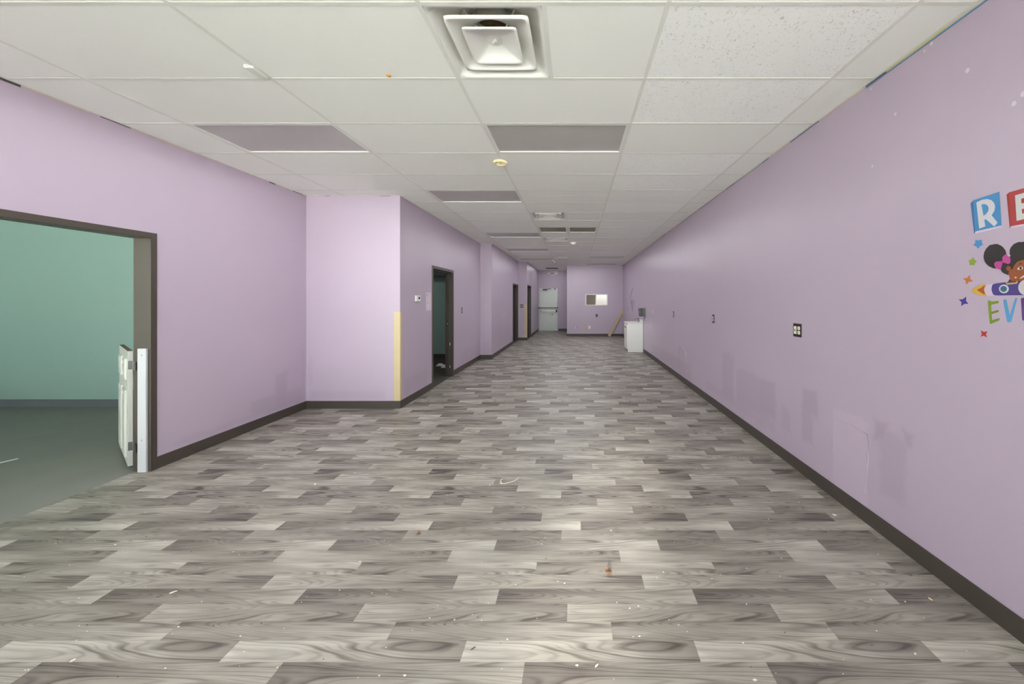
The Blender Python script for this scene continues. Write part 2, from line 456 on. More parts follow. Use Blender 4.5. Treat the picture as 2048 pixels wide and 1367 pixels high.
struct('wall_left_hall', mb, M['lav_left'])
# exit wall with door hole
EX0, EX1, EZ = onY(1078, 600, YE).x, onY(1115, 600, YE).x, 2.075
mb = MB(); mb.box(X4 - 0.137, EX0, YE, YE + 0.14, 0, TOP); mb.box(EX1, XR, YE, YE + 0.14, 0, TOP); mb.box(EX0, EX1, YE, YE + 0.14, EZ, TOP)
struct('wall_back', mb, M['lav_x'])
# projecting far wall with the interior window
W0, W1 = onY(1170.5, 610.5, YB), onY(1215.5, 588, YB)
mb = MB(); mb.box(XB, W0.x, YB, YB + 0.12, 0, TOP); mb.box(W1.x, XR, YB, YB + 0.12, 0, TOP)
mb.box(W0.x, W1.x, YB, YB + 0.12, 0, W0.z); mb.box(W0.x, W1.x, YB, YB + 0.12, W1.z, TOP)
struct('wall_back_projecting', mb, M['lav_x'])
struct('wall_back_side', MB().box(XB, XB + 0.12, YB + 0.12, YE, 0, TOP), M['lav_left'])

# shop front behind the camera: aluminium frames, panes and a glazed door, for both rooms
def shopfront(x0, x1, n, tagname, doorpane=None):
    mb = MB(); gl = MB()
    z0, z1 = 0.10, 2.80
    mb.box(x0, x1, YF - 0.10, YF, 0, z0); mb.box(x0, x1, YF - 0.10, YF, z1, TOP)
    w = (x1 - x0) / n
    for i in range(n + 1):
        x = x0 + i * w; mb.box(max(x0, x - 0.03), min(x1, x + 0.03), YF - 0.10, YF, z0, z1)
    mb.box(x0, x1, YF - 0.09, YF - 0.01, 2.12, 2.18)
    gl.box(x0, x1, YF - 0.056, YF - 0.050, z0, z1)
    a = struct(tagname, mb, M['shop_frame'])
    g = gl.build('window_pane', M['glass'], a)
shopfront(XL - 0.137, XR + 0.14, 5, 'window_1')
shopfront(-8.6, XL - 0.137, 4, 'window_2')
struct('ground', MB().box(-70, 60, -140, YF - 0.10, -0.3, -0.05), M['asphalt'])

# side room beyond the wide opening
struct('wall_side_room_back', MB().box(-8.6, XL - 0.137, 5.18, 5.30, 0, TOP), M['teal'])
struct('wall_side_room_left', MB().box(-8.74, -8.6, YF - 0.1, 5.30, 0, TOP), M['teal'])
struct('floor_side_room', MB().box(-8.6, XL - 0.125, YF, 5.18, -0.003, 0.0005), M['concrete'])
struct('ceiling_side_room', MB().box(-8.6, XL - 0.137, YF, 5.18, H, H + 0.02), M['tile'])
struct('baseboard_side_room', MB().box(-8.6, XL - 0.14, 5.172, 5.18, 0.0005, 0.107), M['grey_base'])
# dim room behind the first corridor doorway
struct('wall_dim_room_back', MB().box(-6.6, X2 - 0.137, 9.6, 9.7, 0, TOP), M['teal'])
struct('wall_dim_room_left', MB().box(-6.7, -6.6, 5.30, 9.7, 0, TOP), M['teal'])
struct('floor_dim_room', MB().box(-6.6, X2 - 0.02, 5.30, 9.6, -0.003, 0.002), M['carpet'])
struct('ceiling_dim_room', MB().box(-6.6, X2 - 0.137, 5.30, 9.6, H, H + 0.02), M['tile'])
area_light('dim_room_fill', (-4.6, 7.4, H - 0.05), (0, 0, 0), 0.6, 0.6, 11, (1, 1, .97))  # added fill light to lift the teal wall, no fixture behind it
struct('trim_1', MB().box(-6.6, X2 - 0.14, 9.25, 9.6, 2.12, H), M['grey_wall'])
struct('baseboard_dim_room', MB().box(-6.6, X2 - 0.14, 9.592, 9.6, 0.002, 0.10), M['base'])
# closets behind the two far doorways
for i, (xa, xb, ya, yb) in enumerate([(-4.2, X3 - 0.137, 12.0, 13.74), (-4.2, X4 - 0.137, 13.87, 16.0)]):
    mb = MB(); mb.box(xa - 0.1, xa, ya, yb, 0, TOP); mb.box(xa, xb, ya - 0.05, ya, 0, TOP); mb.box(xa, xb, yb - 0.001, yb + 0.05, 0, TOP)
    mb.box(xa, xb, ya, yb, H, H + 0.02)
    struct('wall_closet', mb, M['dark_void'])
    struct('floor_closet', MB().box(xa, xb + 0.12, ya, yb, -0.003, 0.001), M['carpet'])
# office behind the interior window
mb = MB(); mb.box(XB + 0.12, XR, YE - 0.05, YE, 0, H); mb.box(XR - 0.02, XR, YB + 0.13, YE - 0.05, 0, H)
struct('wall_office', mb, M['office_white'])
struct('floor_office', MB().box(XB + 0.12, XR - 0.02, YB + 0.12, YE - 0.05, -0.003, 0.001), M['carpet'])
struct('ceiling_office', MB().box(XB + 0.12, XR - 0.02, YB + 0.12, YE - 0.05, H, H + 0.02), M['tile'])
area_light('office_lamp', (1.40, 17.45, H - 0.03), (0, 0, 0), 0.6, 0.6, 22, (1.0, 1.0, 0.98))
struct('exit_light_block', MB().box(-3.0, 2.2, 18.22, 18.3, -0.003, TOP), M['deck'])  # unseen block added behind the exit door to stop outside light leaking in
struct('roof', MB().box(-8.74, 2.2, YF - 0.1, 18.3, TOP, TOP + 0.1), M['deck'])

# ---- suspended ceiling: tiles (surface pattern) and tee grid
TX = [-3.205 + 1.2192 * i for i in range(5)]
RY = lambda k: 1.797 + 0.6096 * k
HALF = 0.6096
fixtures = []          # (x0,x1,y0,y1) holes
def bay(i, k, half=None):
    x0, x1 = TX[i], TX[i + 1]
    if half == 0: x1 = x0 + HALF
    if half == 1: x0 = x0 + HALF
    return (x0, x1, RY(k), RY(k + 1))
TROFFERS = [bay(0, 2), bay(2, 2), bay(1, 5), bay(1, 10), bay(1, 14), bay(1, 18), bay(3, 17), bay(3, 21)]
DIFFS = [bay(2, 0, 0), bay(2, 7, 0), bay(2, 11, 0), bay(2, 17, 0)]
GRILLES = [bay(2, 9, 0), bay(2, 9, 1)]
VENT = [bay(1, 24, 1)]
holes = TROFFERS + DIFFS + GRILLES + VENT
split_rows = {(2, 0), (2, 7), (2, 9), (2, 10), (2, 11), (2, 17), (1, 24), (3, 13)}
mb = MB(); tee = MB()
rg = random.Random(11)
cols = [(-9.0, TX[0])] + [(TX[i], TX[i + 1]) for i in range(4)] + [(TX[4], 9.0)]
white_tiles = {(4, 4): 2, (4, 6): 1, (4, 8): 1, (2, 7): 1, (2, 8): 1, (2, 9): 1, (3, 10): 1, (4, 10): 1, (4, 15): 1, (4, 9): 1, (2, 6): 1, (2, 15): 1}
for k in range(-7, 28):
    for ci, (cx0, cx1) in enumerate(cols):
        subs = [(cx0, cx1)]
        if (ci - 1, k) in split_rows: subs = [(cx0, cx0 + HALF), (cx0 + HALF, cx1)]
        for si, (a0, a1) in enumerate(subs):
            if any(abs(a0 - h[0]) < 1e-3 and abs(a1 - h[1]) < 1e-3 and abs(RY(k) - h[2]) < 1e-3 for h in holes): continue
            mi = white_tiles.get((ci, k), 0)
            if ci == 4 and k in (-1, 0, 1, 3): mi = 2
            if ci == 4 and k == 13: mi = 1 if si == 0 else 0
            for (sy0, sy1, sx0, sx1) in SEG:
                x0, x1, y0, y1 = max(a0, sx0), min(a1, sx1), max(RY(k), sy0), min(RY(k + 1), sy1)
                if x1 - x0 < 1e-3 or y1 - y0 < 1e-3: continue
                z = H + 0.0015 + rg.random() * 0.001
                mb.add([(x0, y0, z), (x1, y0, z), (x1, y1, z), (x0, y1, z), (x0, y0, z + .015), (x1, y0, z + .015), (x1, y1, z + .015), (x0, y1, z + .015)],
                       [(0, 1, 2, 3), (7, 6, 5, 4), (0, 4, 5, 1), (1, 5, 6, 2), (2, 6, 7, 3), (3, 7, 4, 0)], mi)
struct('ceiling', mb, [M['tile'], M['tile_new'], M['tile_fis']])
def clipbox(t, x0, x1, y0, y1, z0, z1):
    for (sy0, sy1, sx0, sx1) in SEG:
        a, b, c, d = max(x0, sx0), min(x1, sx1), max(y0, sy0), min(y1, sy1)
        if b - a > 1e-3 and d - c > 1e-3: t.box(a, b, c, d, z0, z1)
for x in TX: clipbox(tee, x - 0.012, x + 0.012, YF, YE, H, H + 0.006)
for k in range(-6, 29): clipbox(tee, -9, 9, RY(k) - 0.012, RY(k) + 0.012, H + 0.0006, H + 0.006)
for (i, k) in split_rows: clipbox(tee, TX[i] + HALF - 0.012, TX[i] + HALF + 0.012, RY(k), RY(k + 1), H + 0.0003, H + 0.006)
for (sy0, sy1, sx0, sx1) in SEG:
    tee.box(sx0, sx0 + 0.018, sy0, sy1, H + 0.0002, H + 0.007); tee.box(sx1 - 0.018, sx1, sy0, sy1, H + 0.0002, H + 0.007)
for y, a, b in ((Y1, XL, X2), (YP1, X2, X3), (YP2, X3, X4), (YB, XB, XR), (YE, X4, XB)): tee.box(a, b, y - 0.018, y, H + 0.0002, H + 0.007)
struct('trim_2', tee, M['tee'])

# torn paint line where the left walls meet the ceiling, old paint lines on the right
mb = MB(); rg = random.Random(5); y = YF
while y < Y1 - 0.06:
    L = rg.uniform(0.05, 0.45); mi = 0 if rg.random() < 0.7 else 1; h = rg.uniform(0.006, 0.015)
    mb.box(XL, XL + 0.002, y, min(Y1, y + L), H - h, H, mi); y += L + rg.uniform(0, 0.08)
x = XL
while x < X2 - 0.05:
    L = rg.uniform(0.05, 0.2); mb.box(x, min(X2, x + L), Y1 - 0.002, Y1, H - 0.005, H, rg.choice((0, 1))); x += L + 0.1
struct('trim_3', mb, [M['gap'], M['cream_edge']])
mb = MB(); rg = random.Random(9); y = YF
while y < 9:
    L = rg.uniform(0.1, 0.5); a, b = (0.020, 0.010) if y < 2.5 else (0.009, 0.005)
    if y < 1.95: mi = 1
    else: mi = 2 if rg.random() < 0.5 else 3
    mb.box(XR - 0.002, XR, y, y + L, H - b, H, mi if y > 1.75 else 3)
    if y < 2.4 or rg.random() < 0.35: mb.box(XR - 0.002, XR, y, y + L, H - a, H - b, 0)
    y += L
struct('trim_4', mb, [M['blue_paint'], M['yellow_paint'], M['gap'], M['cream_edge']])

# ---- baseboards
BH, BT = 0.107, 0.006
def baseboard(name, runs):
    mb = MB()
    for r in runs: mb.box(*r, 0, BH)
    return struct(name, mb, M['base'], bevel=0.002)
baseboard('baseboard_right', [(XR - BT, XR, YF, 10.62), (XR - BT, XR, 11.3, YB)])
baseboard('baseboard_left', [(XL, XL + BT, YF, 1.30), (XL, XL + BT, 3.277, Y1 - BT)])
baseboard('baseboard_left_return', [(XL, X2, Y1 - BT, Y1)])
baseboard('baseboard_left_corridor', [(X2, X2 + BT, Y1 - BT, D1[0]), (X2, X2 + BT, D1[1], YP1 - BT)])
baseboard('baseboard_left_pilaster', [(X2, X3, YP1 - BT, YP1)])
baseboard('baseboard_left_far', [(X3, X3 + BT, YP1 - BT, D2[0]), (X3, X4, YP2 - BT, YP2)])
baseboard('baseboard_left_hall', [(X4, X4 + BT, YP2 - BT, D3[0]), (X4, X4 + BT, D3[1], YE - BT)])
baseboard('baseboard_back', [(EX1 + 0.04, XB, YE - BT, YE), (XB, XR, YB - BT, YB), (XB - BT, XB, YB - BT, YE - BT)])

# ---- door frames (hollow metal): face trim 50 mm, jamb through the wall, stop
def door_frame(name, X, ya, yb, ztop, mat, t=0.137, face=0.05, stop=True):
    mb = MB(); p = 0.008
    for a, b in ((ya, ya + face), (yb - face, yb)):
        mb.box(X - t - p, X + p, a, b, 0, ztop)
    mb.box(X - t - p, X + p, ya + face, yb - face, ztop - face, ztop)
    # return bead and stop
    s0, s1 = X - 0.095, X - 0.055
    if stop: mb.box(s0, s1, ya + face, ya + face + 0.016, 0, ztop - face); mb.box(s0, s1, yb - face - 0.016, yb - face, 0, ztop - face)
    if stop: mb.box(s0, s1, ya + face, yb - face, ztop - face - 0.016, ztop - face)
    mb.box(X + p, X + p + 0.004, yb - face - 0.004, yb - face + 0.006, 0, ztop - face)
    o = struct(name, mb, mat, bevel=0.003)
    return o
door_frame('door_1', XL, 1.30, 3.277, OZ, M['frame'], stop=False)
f2 = door_frame('door_2', X2, D1[0], D1[1], OZ, M['frame_dark'])
f3 = door_frame('door_3', X3, D2[0], D2[1], OZ - 0.01, M['frame_dark'])
f4 = door_frame('door_4', X4, D3[0], D3[1], OZ, M['frame_dark'])
# hardware on the far jamb of the first corridor doorway
jy = D1[1] - 0.05
def onjamb(u, v): return onY(u, v, jy)
a, b = onjamb(893.2, 652), onjamb(896.8, 640)
mb = MB(); mb.box(a.x, b.x, jy - 0.003, jy, a.z, b.z); sp = mb.build('strike_plate', M['black'], f2); 
mb = MB(); mb.box((a.x + b.x) / 2 - 0.004, b.x - 0.004, jy - 0.005, jy - 0.003, a.z + 0.03, b.z - 0.05); mb.build('strike_opening', M['cream'], sp)
for (u0, v0, u1, v1) in ((896.9, 690, 900.6, 685), (896.4, 735, 900.4, 730)):
    a, b = onjamb(u0, v0), onjamb(u1, v1); MB().box(a.x, b.x, jy - 0.008, jy, a.z, b.z).build('silencer_pad', M['cream'], f2)
jy2 = D3[1] - 0.05
a, b = onY(1056.3, 627, jy2), onY(1058.6, 620.5, jy2)
MB().box(a.x, b.x, jy2 - 0.003, jy2, a.z, b.z).build('strike_plate', M['steel'], f4)
jy3 = D2[1] - 0.05
a, b = onY(1030.4, 627, jy3), onY(1031.8, 622, jy3)
MB().box(a.x, b.x, jy3 - 0.003, jy3, a.z, b.z).build('strike_plate', M['steel'], f3)

# ---- exit door
e = struct('door_5', MB().box(EX0, EX0 + 0.045, YE - 0.012, YE + 0.10, 0, EZ).box(EX1 - 0.045, EX1, YE - 0.012, YE + 0.10, 0, EZ).box(EX0 + 0.045, EX1 - 0.045, YE - 0.012, YE + 0.10, EZ - 0.045, EZ), M['door_white'], bevel=0.003)
leaf = MB().box(EX0 + 0.048, EX1 - 0.048, YE + 0.005, YE + 0.05, 0.002, EZ - 0.046).build('door_leaf', M['door_white'], e, bevel=0.002)
def exbox(u0, v0, u1, v1, d0, d1):
    a, b = onY(u0, v0 - 1.5, YE), onY(u1, v1 - 1.5, YE); return MB().box(a.x, b.x, YE - d1, YE - d0, min(a.z, b.z), max(a.z, b.z))
mb = exbox(1081.5, 624.4, 1114, 621.4, 0.03, 0.06); pb = mb.build('panic_bar', M['steel'], e, bevel=0.006)
exbox(1080.5, 625, 1082.5, 621, -0.005, 0.055).build('bar_bracket', M['steel'], pb)
exbox(1111.5, 625.5, 1114.3, 620.5, -0.005, 0.07).build('latch_case', M['black'], pb, bevel=0.004)
mb = exbox(1085.5, 581.5, 1094.5, 578.8, -0.005, 0.07); cl = mb.build('door_closer', M['steel_dark'], e, bevel=0.006)
a, b = onY(1089, 578, YE), onY(1102, 577.6, YE)
MB().tube([(a.x, YE - 0.04, a.z), (b.x - 0.12, YE - 0.12, b.z + 0.01), (b.x, YE - 0.03, b.z + 0.015)], 0.012).build('closer_arm', M['steel_dark'], cl)
a = onY(1104.6, 628.5, YE); MB().cyl((a.x, YE + 0.006, a.z), (a.x, YE - 0.025, a.z), 0.028).build('lock_cylinder', M['steel_dark'], e)
exbox(1109, 580.5, 1111.2, 577.8, -0.005, 0.03).build('alarm_contact', M['steel_dark'], e)
bar = exbox(1076.8, 617.6, 1116.2, 615.8, 0.06, 0.10)
a0, b0 = onY(1078, 616, YE), onY(1116, 616, YE)
bo = bar.build('security_bar', M['steel_dark'], e)
mb = MB()
for xx in (a0.x - 0.0, b0.x - 0.03): mb.box(xx, xx + 0.03, YE - 0.10, YE - 0.012, a0.z - 0.01, a0.z + 0.05)
mb.build('bar_bracket', M['steel_dark'], bo)

# ---- interior window in the projecting wall
w = struct('window_3', MB().box(W0.x, W0.x + 0.045, YB - 0.012, YB + 0.12, W0.z, W1.z).box(W1.x - 0.03, W1.x, YB - 0.012, YB + 0.12, W0.z, W1.z)
           .box(W0.x + 0.045, W1.x - 0.03, YB - 0.012, YB + 0.12, W0.z, W0.z + 0.03).box(W0.x + 0.045, W1.x - 0.03, YB - 0.012, YB + 0.12, W1.z - 0.025, W1.z), M['white'], bevel=0.003)
xm = onY(1192, 600, YB).x
MB().box(W0.x + 0.046, xm, YB + 0.03, YB + 0.035, W0.z + 0.03, W1.z - 0.025).build('window_pane', M['glass_low'], w)
MB().box(xm - 0.02, W1.x - 0.03, YB + 0.05, YB + 0.055, W0.z + 0.03, W1.z - 0.025).build('window_pane', M['glass_low'], w)
MB().box(xm - 0.012, xm + 0.012, YB + 0.022, YB + 0.06, W0.z + 0.03, W1.z - 0.025).build('meeting_rail', M['steel'], w)
# brown cabinet standing in the office behind the left pane
t = thing('office_cabinet', 'brown cabinet seen through the left half of the far wall window', 'cabinet', (0.45, 16.9, 0.001))
xa, xb = -0.1, onY(1191, 600, 16.7).x
MB().box(xa, xb, 16.7, 17.2, 0.001, 1.82).build('body', M['brown_panel'], t, bevel=0.004)
MB().box(xa - 0.02 + 0.02, xb + 0.01, 16.68, 17.2, 1.82, 1.85).build('cabinet_top', M['white'], t)
MB().box(xa + 0.02, (xa + xb) / 2 - 0.004, 16.68, 16.70, 0.08, 1.78).build('cabinet_door', M['brown_panel'], t)
MB().box((xa + xb) / 2 + 0.004, xb - 0.02, 16.68, 16.70, 0.08, 1.78).build('cabinet_door', M['brown_panel'], t)

# ------------------------------------------------------------------ ceiling fixtures
def sq(cx, cy, h, n, z, seg=96):
    r = []
    for i in range(seg):
        th = 2 * math.pi * i / seg; c, s_ = math.cos(th), math.sin(th)
        k = h / (abs(c) ** n + abs(s_) ** n) ** (1.0 / n); r.append((cx + k * c, cy + k * s_, z))
    return r

def make_diffuser(h, label):
    x0, x1, y0, y1 = h; cx, cy = (x0 + x1) / 2, (y0 + y1) / 2
    t = thing('air_diffuser', label, 'vent', (cx, cy, H), 'square ceiling air diffusers')
    z = H + 0.001
    a = 0.3048 - 0.012
    MB().loft([sq(cx, cy, a, 80, z), sq(cx, cy, .278, 60, z), sq(cx, cy, .266, 14, z + .022), sq(cx, cy, .24, 6, z + .06), sq(cx, cy, .205, 2.4, z + .095), sq(cx, cy, .19, 2, z + .11), sq(cx, cy, .185, 2, z + .26),]).build('outer_pan', M['white'], t)
    MB().loft([sq(cx, cy, .186, 2, z + .15), sq(cx, cy, .125, 2, z + .14), sq(cx, cy, .12, 2, z + .20)]).build('neck_ring', M['white'], t)
    MB().add(sq(cx, cy, .124, 2, z + .185), [tuple(range(96))]).build('duct_opening', M['dirt'], t)
    MB().loft([sq(cx, cy, .220, 26, z), sq(cx, cy, .205, 26, z - .001), sq(cx, cy, .198, 22, z + .008), sq(cx, cy, .16, 5, z + .04), sq(cx, cy, .122, 2, z + .062), sq(cx, cy, .122, 2, z + .145), sq(cx, cy, .127, 2, z + .145), sq(cx, cy, .127, 2, z + .068),
               sq(cx, cy, .165, 5, z + .047), sq(cx, cy, .221, 26, z + .012)], loop=True).build('middle_cone', M['white'], t)
    MB().loft([sq(cx, cy, .146, 26, z - .004), sq(cx, cy, .136, 26, z - .005), sq(cx, cy, .130, 26, z), sq(cx, cy, .05, 2.2, z + .036), sq(cx, cy, .045, 2, z + .037)], closed_end=True).loft(
        [sq(cx, cy, .146, 26, z - .004), sq(cx, cy, .147, 26, z + .006), sq(cx, cy, .05, 2.2, z + .046)], closed_end=True).build('centre_cone', M['white'], t)
    Mx = Matrix.Translation((cx, cy, z + .02)) @ Matrix.Rotation(math.radians(35), 4, 'Z')
    MB().box(-.006, .006, -.016, .016, 0, .018, 0, Mx).build('centre_knob', M['white'], t, bevel=0.002)
    for sx in (-1, 1):
        for sy in (-1, 1):
            MB().tube([(cx + sx * .075, cy + sy * .075, z + .02), (cx + sx * .085, cy + sy * .085, z + .058), (cx + sx * .10, cy + sy * .10, z + .07), (cx + sx * .135, cy + sy * .135, z + .105)], .005, 6).build('hanger_clip', M['white'], t)
    return t
make_diffuser(DIFFS[0], 'large white square ceiling diffuser nearest the camera with open centre cones')
make_diffuser(DIFFS[1], 'white square ceiling diffuser just in front of the two slatted return grilles')
make_diffuser(DIFFS[2], 'white square ceiling diffuser just behind the slatted grilles beside the round detector')
make_diffuser(DIFFS[3], 'farthest white square ceiling diffuser near the exit end of the hall')

def make_troffer(h, label):
    x0, x1, y0, y1 = h; x0 += .012; x1 -= .012; y0 += .012; y1 -= .012
    t = thing('ceiling_light', label, 'ceiling light', ((x0 + x1) / 2, (y0 + y1) / 2, H), 'unlit lay-in ceiling lights')
    z = H + 0.001; b = .018
    MB().box(x0, x0 + b, y0, y1, z, z + .045).box(x1 - b, x1, y0, y1, z, z + .045).box(x0 + b, x1 - b, y0, y0 + b, z, z + .045).box(x0 + b, x1 - b, y1 - b, y1, z, z + .045).build('frame', M['white'], t)
    MB().box(x0 + b, x1 - b, y0 + b, y1 - b, z + .009, z + .015).build('diffuser_lens', M['lens'], t)
    MB().box(x0, x1, y0, y1, z + .046, z + .12).build('housing', M['white'], t)
TL = ['unlit grey ceiling light panel nearest the left wall', 'unlit grey ceiling light panel behind the large near diffuser',
      'unlit grey ceiling light panel above the corner with the tall tan guard', 'unlit grey ceiling light panel left of the slatted return grilles',
      'unlit grey ceiling light panel, middle of the three beyond the grilles on the left', 'unlit grey ceiling light panel nearest the exit hall on the left',
      'unlit grey ceiling light panel right of the farthest diffuser', 'unlit grey ceiling light panel touching the far projecting wall']
for h, l in zip(TROFFERS, TL): make_troffer(h, l)

def make_grille(h, label, name='return_grille', n=8, dark=False):
    x0, x1, y0, y1 = h; x0 += .012; x1 -= .012; y0 += .012; y1 -= .012
    t = thing(name, label, 'vent', ((x0 + x1) / 2, (y0 + y1) / 2, H), 'slatted ceiling grilles')
    z = H + 0.001; b = .03
    MB().box(x0, x0 + b, y0, y1, z, z + .03).box(x1 - b, x1, y0, y1, z, z + .03).box(x0 + b, x1 - b, y0, y0 + b, z, z + .03).box(x0 + b, x1 - b, y1 - b, y1, z, z + .03).build('frame', M['white'] if not dark else M['steel'], t)
    MB().box(x0 + b, x1 - b, y0 + b, y1 - b, z + .05, z + .055).build('duct_opening', M['dirt'], t)
    mb = MB(); L = (y1 - y0 - 2 * b)
    for i in range(n):
        yy = y0 + b + (i + .5) * L / n
        Mx = Matrix.Translation((0, yy, z + .018)) @ Matrix.Rotation(math.radians(38), 4, 'X')
        mb.box(x0 + b, x1 - b, -.020, .020, -.001, .001, 0, Mx)
    mb.build('louvres', M['louvre'] if not dark else M['steel_dark'], t)
make_grille(GRILLES[0], 'slatted return grille, left of the side-by-side pair')
make_grille(GRILLES[1], 'slatted return grille, right of the side-by-side pair')
make_grille(VENT[0], 'small dark ceiling grille above the exit sign', dark=True)

# small ceiling devices
p = onZ(1147, 485, H)
t = thing('smoke_detector', 'round white detector on the ceiling beside a square diffuser', 'smoke detector', (p.x, p.y, H))
MB().cyl((p.x, p.y, H + .004), (p.x, p.y, H - .02), .075, .07, 32).build('mounting_ring', M['white'], t)
MB().cyl((p.x, p.y, H - .02), (p.x, p.y, H - .045), .055, .04, 32).build('dome', M['white'], t)
p = onZ(1000.5, 323.8, H)
t = thing('detector_base', 'round yellowed plastic detector base on the ceiling tee', 'detector base', (p.x, p.y, H))
def circ(p, r, z, n=40): return [(p.x + r * math.cos(2 * math.pi * i / n), p.y + r * math.sin(2 * math.pi * i / n), z) for i in range(n)]
MB().loft([circ(p, .050, H - .001), circ(p, .052, H - .020), circ(p, .066, H - .020), circ(p, .073, H - .008), circ(p, .073, H)]).build('rim', M['yellowed'], t)
MB().cyl((p.x, p.y, H), (p.x, p.y, H - .008), .052, .052, 32).build('plate', M['cream'], t)
for a_, r_ in ((0.4, .03), (2.5, .03), (4.4, .028)):
    MB().box(p.x + r_ * math.cos(a_) - .012, p.x + r_ * math.cos(a_) + .012, p.y + r_ * math.sin(a_) - .007, p.y + r_ * math.sin(a_) + .007, H - .016, H - .007).build('terminal_block', M['yellowed'], t)
p = onZ(777, 151, H)
t = thing('sprinkler_head', 'tiny orange brass sprinkler head in a near ceiling tile', 'sprinkler', (p.x, p.y, H))
MB().loft([circ(p, .014, H + .004, 20), circ(p, .014, H - .001, 20), circ(p, .006, H - .004, 20)]).build('escutcheon', M['orange'], t)
MB().cyl((p.x, p.y, H + .004), (p.x, p.y, H - .012), .005, .003, 10).build('nozzle', M['orange'], t)
p = onZ(1109, 522.5, H)
t = thing('sprinkler_head', 'tiny white sprinkler head on the far ceiling near the exit hall', 'sprinkler', (p.x, p.y, H))
MB().loft([circ(p, .05, H + .004, 20), circ(p, .05, H - .004, 20), circ(p, .02, H - .01, 20)]).build('escutcheon', M['white'], t)
MB().cyl((p.x, p.y, H), (p.x, p.y, H - .04), .015, .01, 10).build('nozzle', M['white'], t)
# white box clipped along a tee
p = onZ(512, 143.5, H); 
t = thing('sensor_box', 'small rounded white sensor box clipped to a ceiling tee', 'sensor', (p.x, p.y, H))
def rr(z, hx, hy, n=5): return [(p.x + a, p.y + b, z) for a, b, _ in sq(0, 0, 1, n, 0, 32) for a, b in [(a * hx, b * hy)]]
MB().loft([rr(H, .030, .066, 7), rr(H - .006, .030, .066, 7), rr(H - .011, .024, .058, 6)], closed_end=True).build('cover', M['tee'], t)
MB().box(p.x - .012, p.x + .012, p.y - .075, p.y + .075, H - .003, H - .0002).build('mounting_clip', M['white'], t)

# ------------------------------------------------------------------ half-height gate in the wide opening
A = Vector((-3.958, 3.255, 0)); B = Vector((-4.615, 3.725, 0)); d = (B - A).normalized(); nrm = Vector((-d.y, d.x, 0))  # nrm points away from camera side
if nrm.dot(Vector((0, 1, 0))) < 0: nrm = -nrm
Lg = (B - A).length
gate = thing('half_gate', 'white half-height panelled gate hinged open in the wide left doorway', 'gate', (A.x, A.y, 0))
GM = Matrix.Translation(A) @ Matrix(((d.x, nrm.x, 0, 0), (d.y, nrm.y, 0, 0), (0, 0, 1, 0), (0, 0, 0, 1)))
g0, g1 = 0.03, 1.050; TH = 0.030
mb = MB(); mb.box(0, Lg, 0, TH, g0, g1 - .002, 0, GM)
panel = mb.build('gate_panel', M['gate_white'], gate, bevel=0.002)
MB().box(0, Lg, 0, TH, g1 - .002, g1, 0, GM).build('top_edge', M['raw_top'], panel)['label'] = 'unpainted brown top edge of the gate'
def raised(x0, x1, z0, z1):
    mb = MB()
    for sd, y0 in ((-1, 0.0), (1, TH)):
        def P(x, z, off): return GM @ Vector((x, y0 + sd * off, z))
        def ring(i, off): return [P(x0 + i, z0 + i, off), P(x1 - i, z0 + i, off), P(x1 - i, z1 - i, off), P(x0 + i, z1 - i, off)]
        mb.loft([ring(0, 0), ring(.012, .012), ring(.03, .012), ring(.042, .003), ring(.065, .012)], closed_end=True, sm=False)
    return mb
hgt = g1 - g0
for xa, xb in ((.11, .36), (.45, .70)):
    for fa, fb in ((.075, .265), (.35, .95)):
        raised(xa, xb, g1 - fb * hgt, g1 - fa * hgt).build('raised_panel', M['gate_white'], panel)
PX0, PX1 = -3.819, -3.745
MB().box(PX0, PX1, 3.2090, 3.2265, 0.0, 1.078).build('hinge_post', M['post_white'], gate, bevel=0.002)
for zz in (1.02, 0.28): MB().cyl((-3.782, 3.2095, zz), (-3.782, 3.2078, zz), .004, seg=10).build('screw', M['steel_dark'], gate)
for fa, fb in ((.085, .16), (.79, .865)):
    z0, z1 = g1 - fb * hgt, g1 - fa * hgt
    hm = MB(); hm.box(-.002, 0, 0.001, TH - .001, z0, z1, 0, GM)
    e0 = GM @ Vector((0, TH, 0))
    hm.prism([(e0.x, e0.y - .004, z0), (PX0 - .026, 3.219, z0), (PX0 - .026, 3.219, z1), (e0.x, e0.y - .004, z1)], (0, 1, 0), .003)
    hg = hm.build('hinge', M['steel'], gate)
    MB().cyl((PX0 - .024, 3.215, z0), (PX0 - .024, 3.215, z1), .009, seg=12).box(PX0 - .02, PX0 + .001, 3.2165, 3.2195, z0, z1).build('hinge_barrel', M['steel_dark'], hg)

# white strip on the concrete floor of the side room
a, b = onZ(-12, 928, .001), onZ(36, 917, .001)
q = (b - a).normalized(); s_ = Vector((-q.y, q.x, 0)) * .012
o = MB().prism([a - s_, b - s_, b + s_, a + s_], (0, 0, 1), .004).build('white_strip', M['white'])
tag(o, 'thin white strip lying on the grey concrete floor of the side room', 'strip')

# ------------------------------------------------------------------ corner guards
t0, z0 = 0.003, BH
def guard(X, Y, zt, label, wx=.085, wy=.055):
    mb = MB(); mb.box(X - wx, X + t0, Y - t0, Y, z0, zt); mb.box(X, X + t0, Y, Y + wy, z0, zt)
    return tag(mb.build('corner_guard', M['guard'], origin=(X, Y, z0), bevel=0.001), label, 'corner guard', 'tan corner guards')
guard(X2, Y1, 1.34, 'tan corner guard on the near purple corner beside the thermostat')
guard(X4, YP2, 1.34, 'tan corner guard on the far corner below the dark door sign', wx=.08)

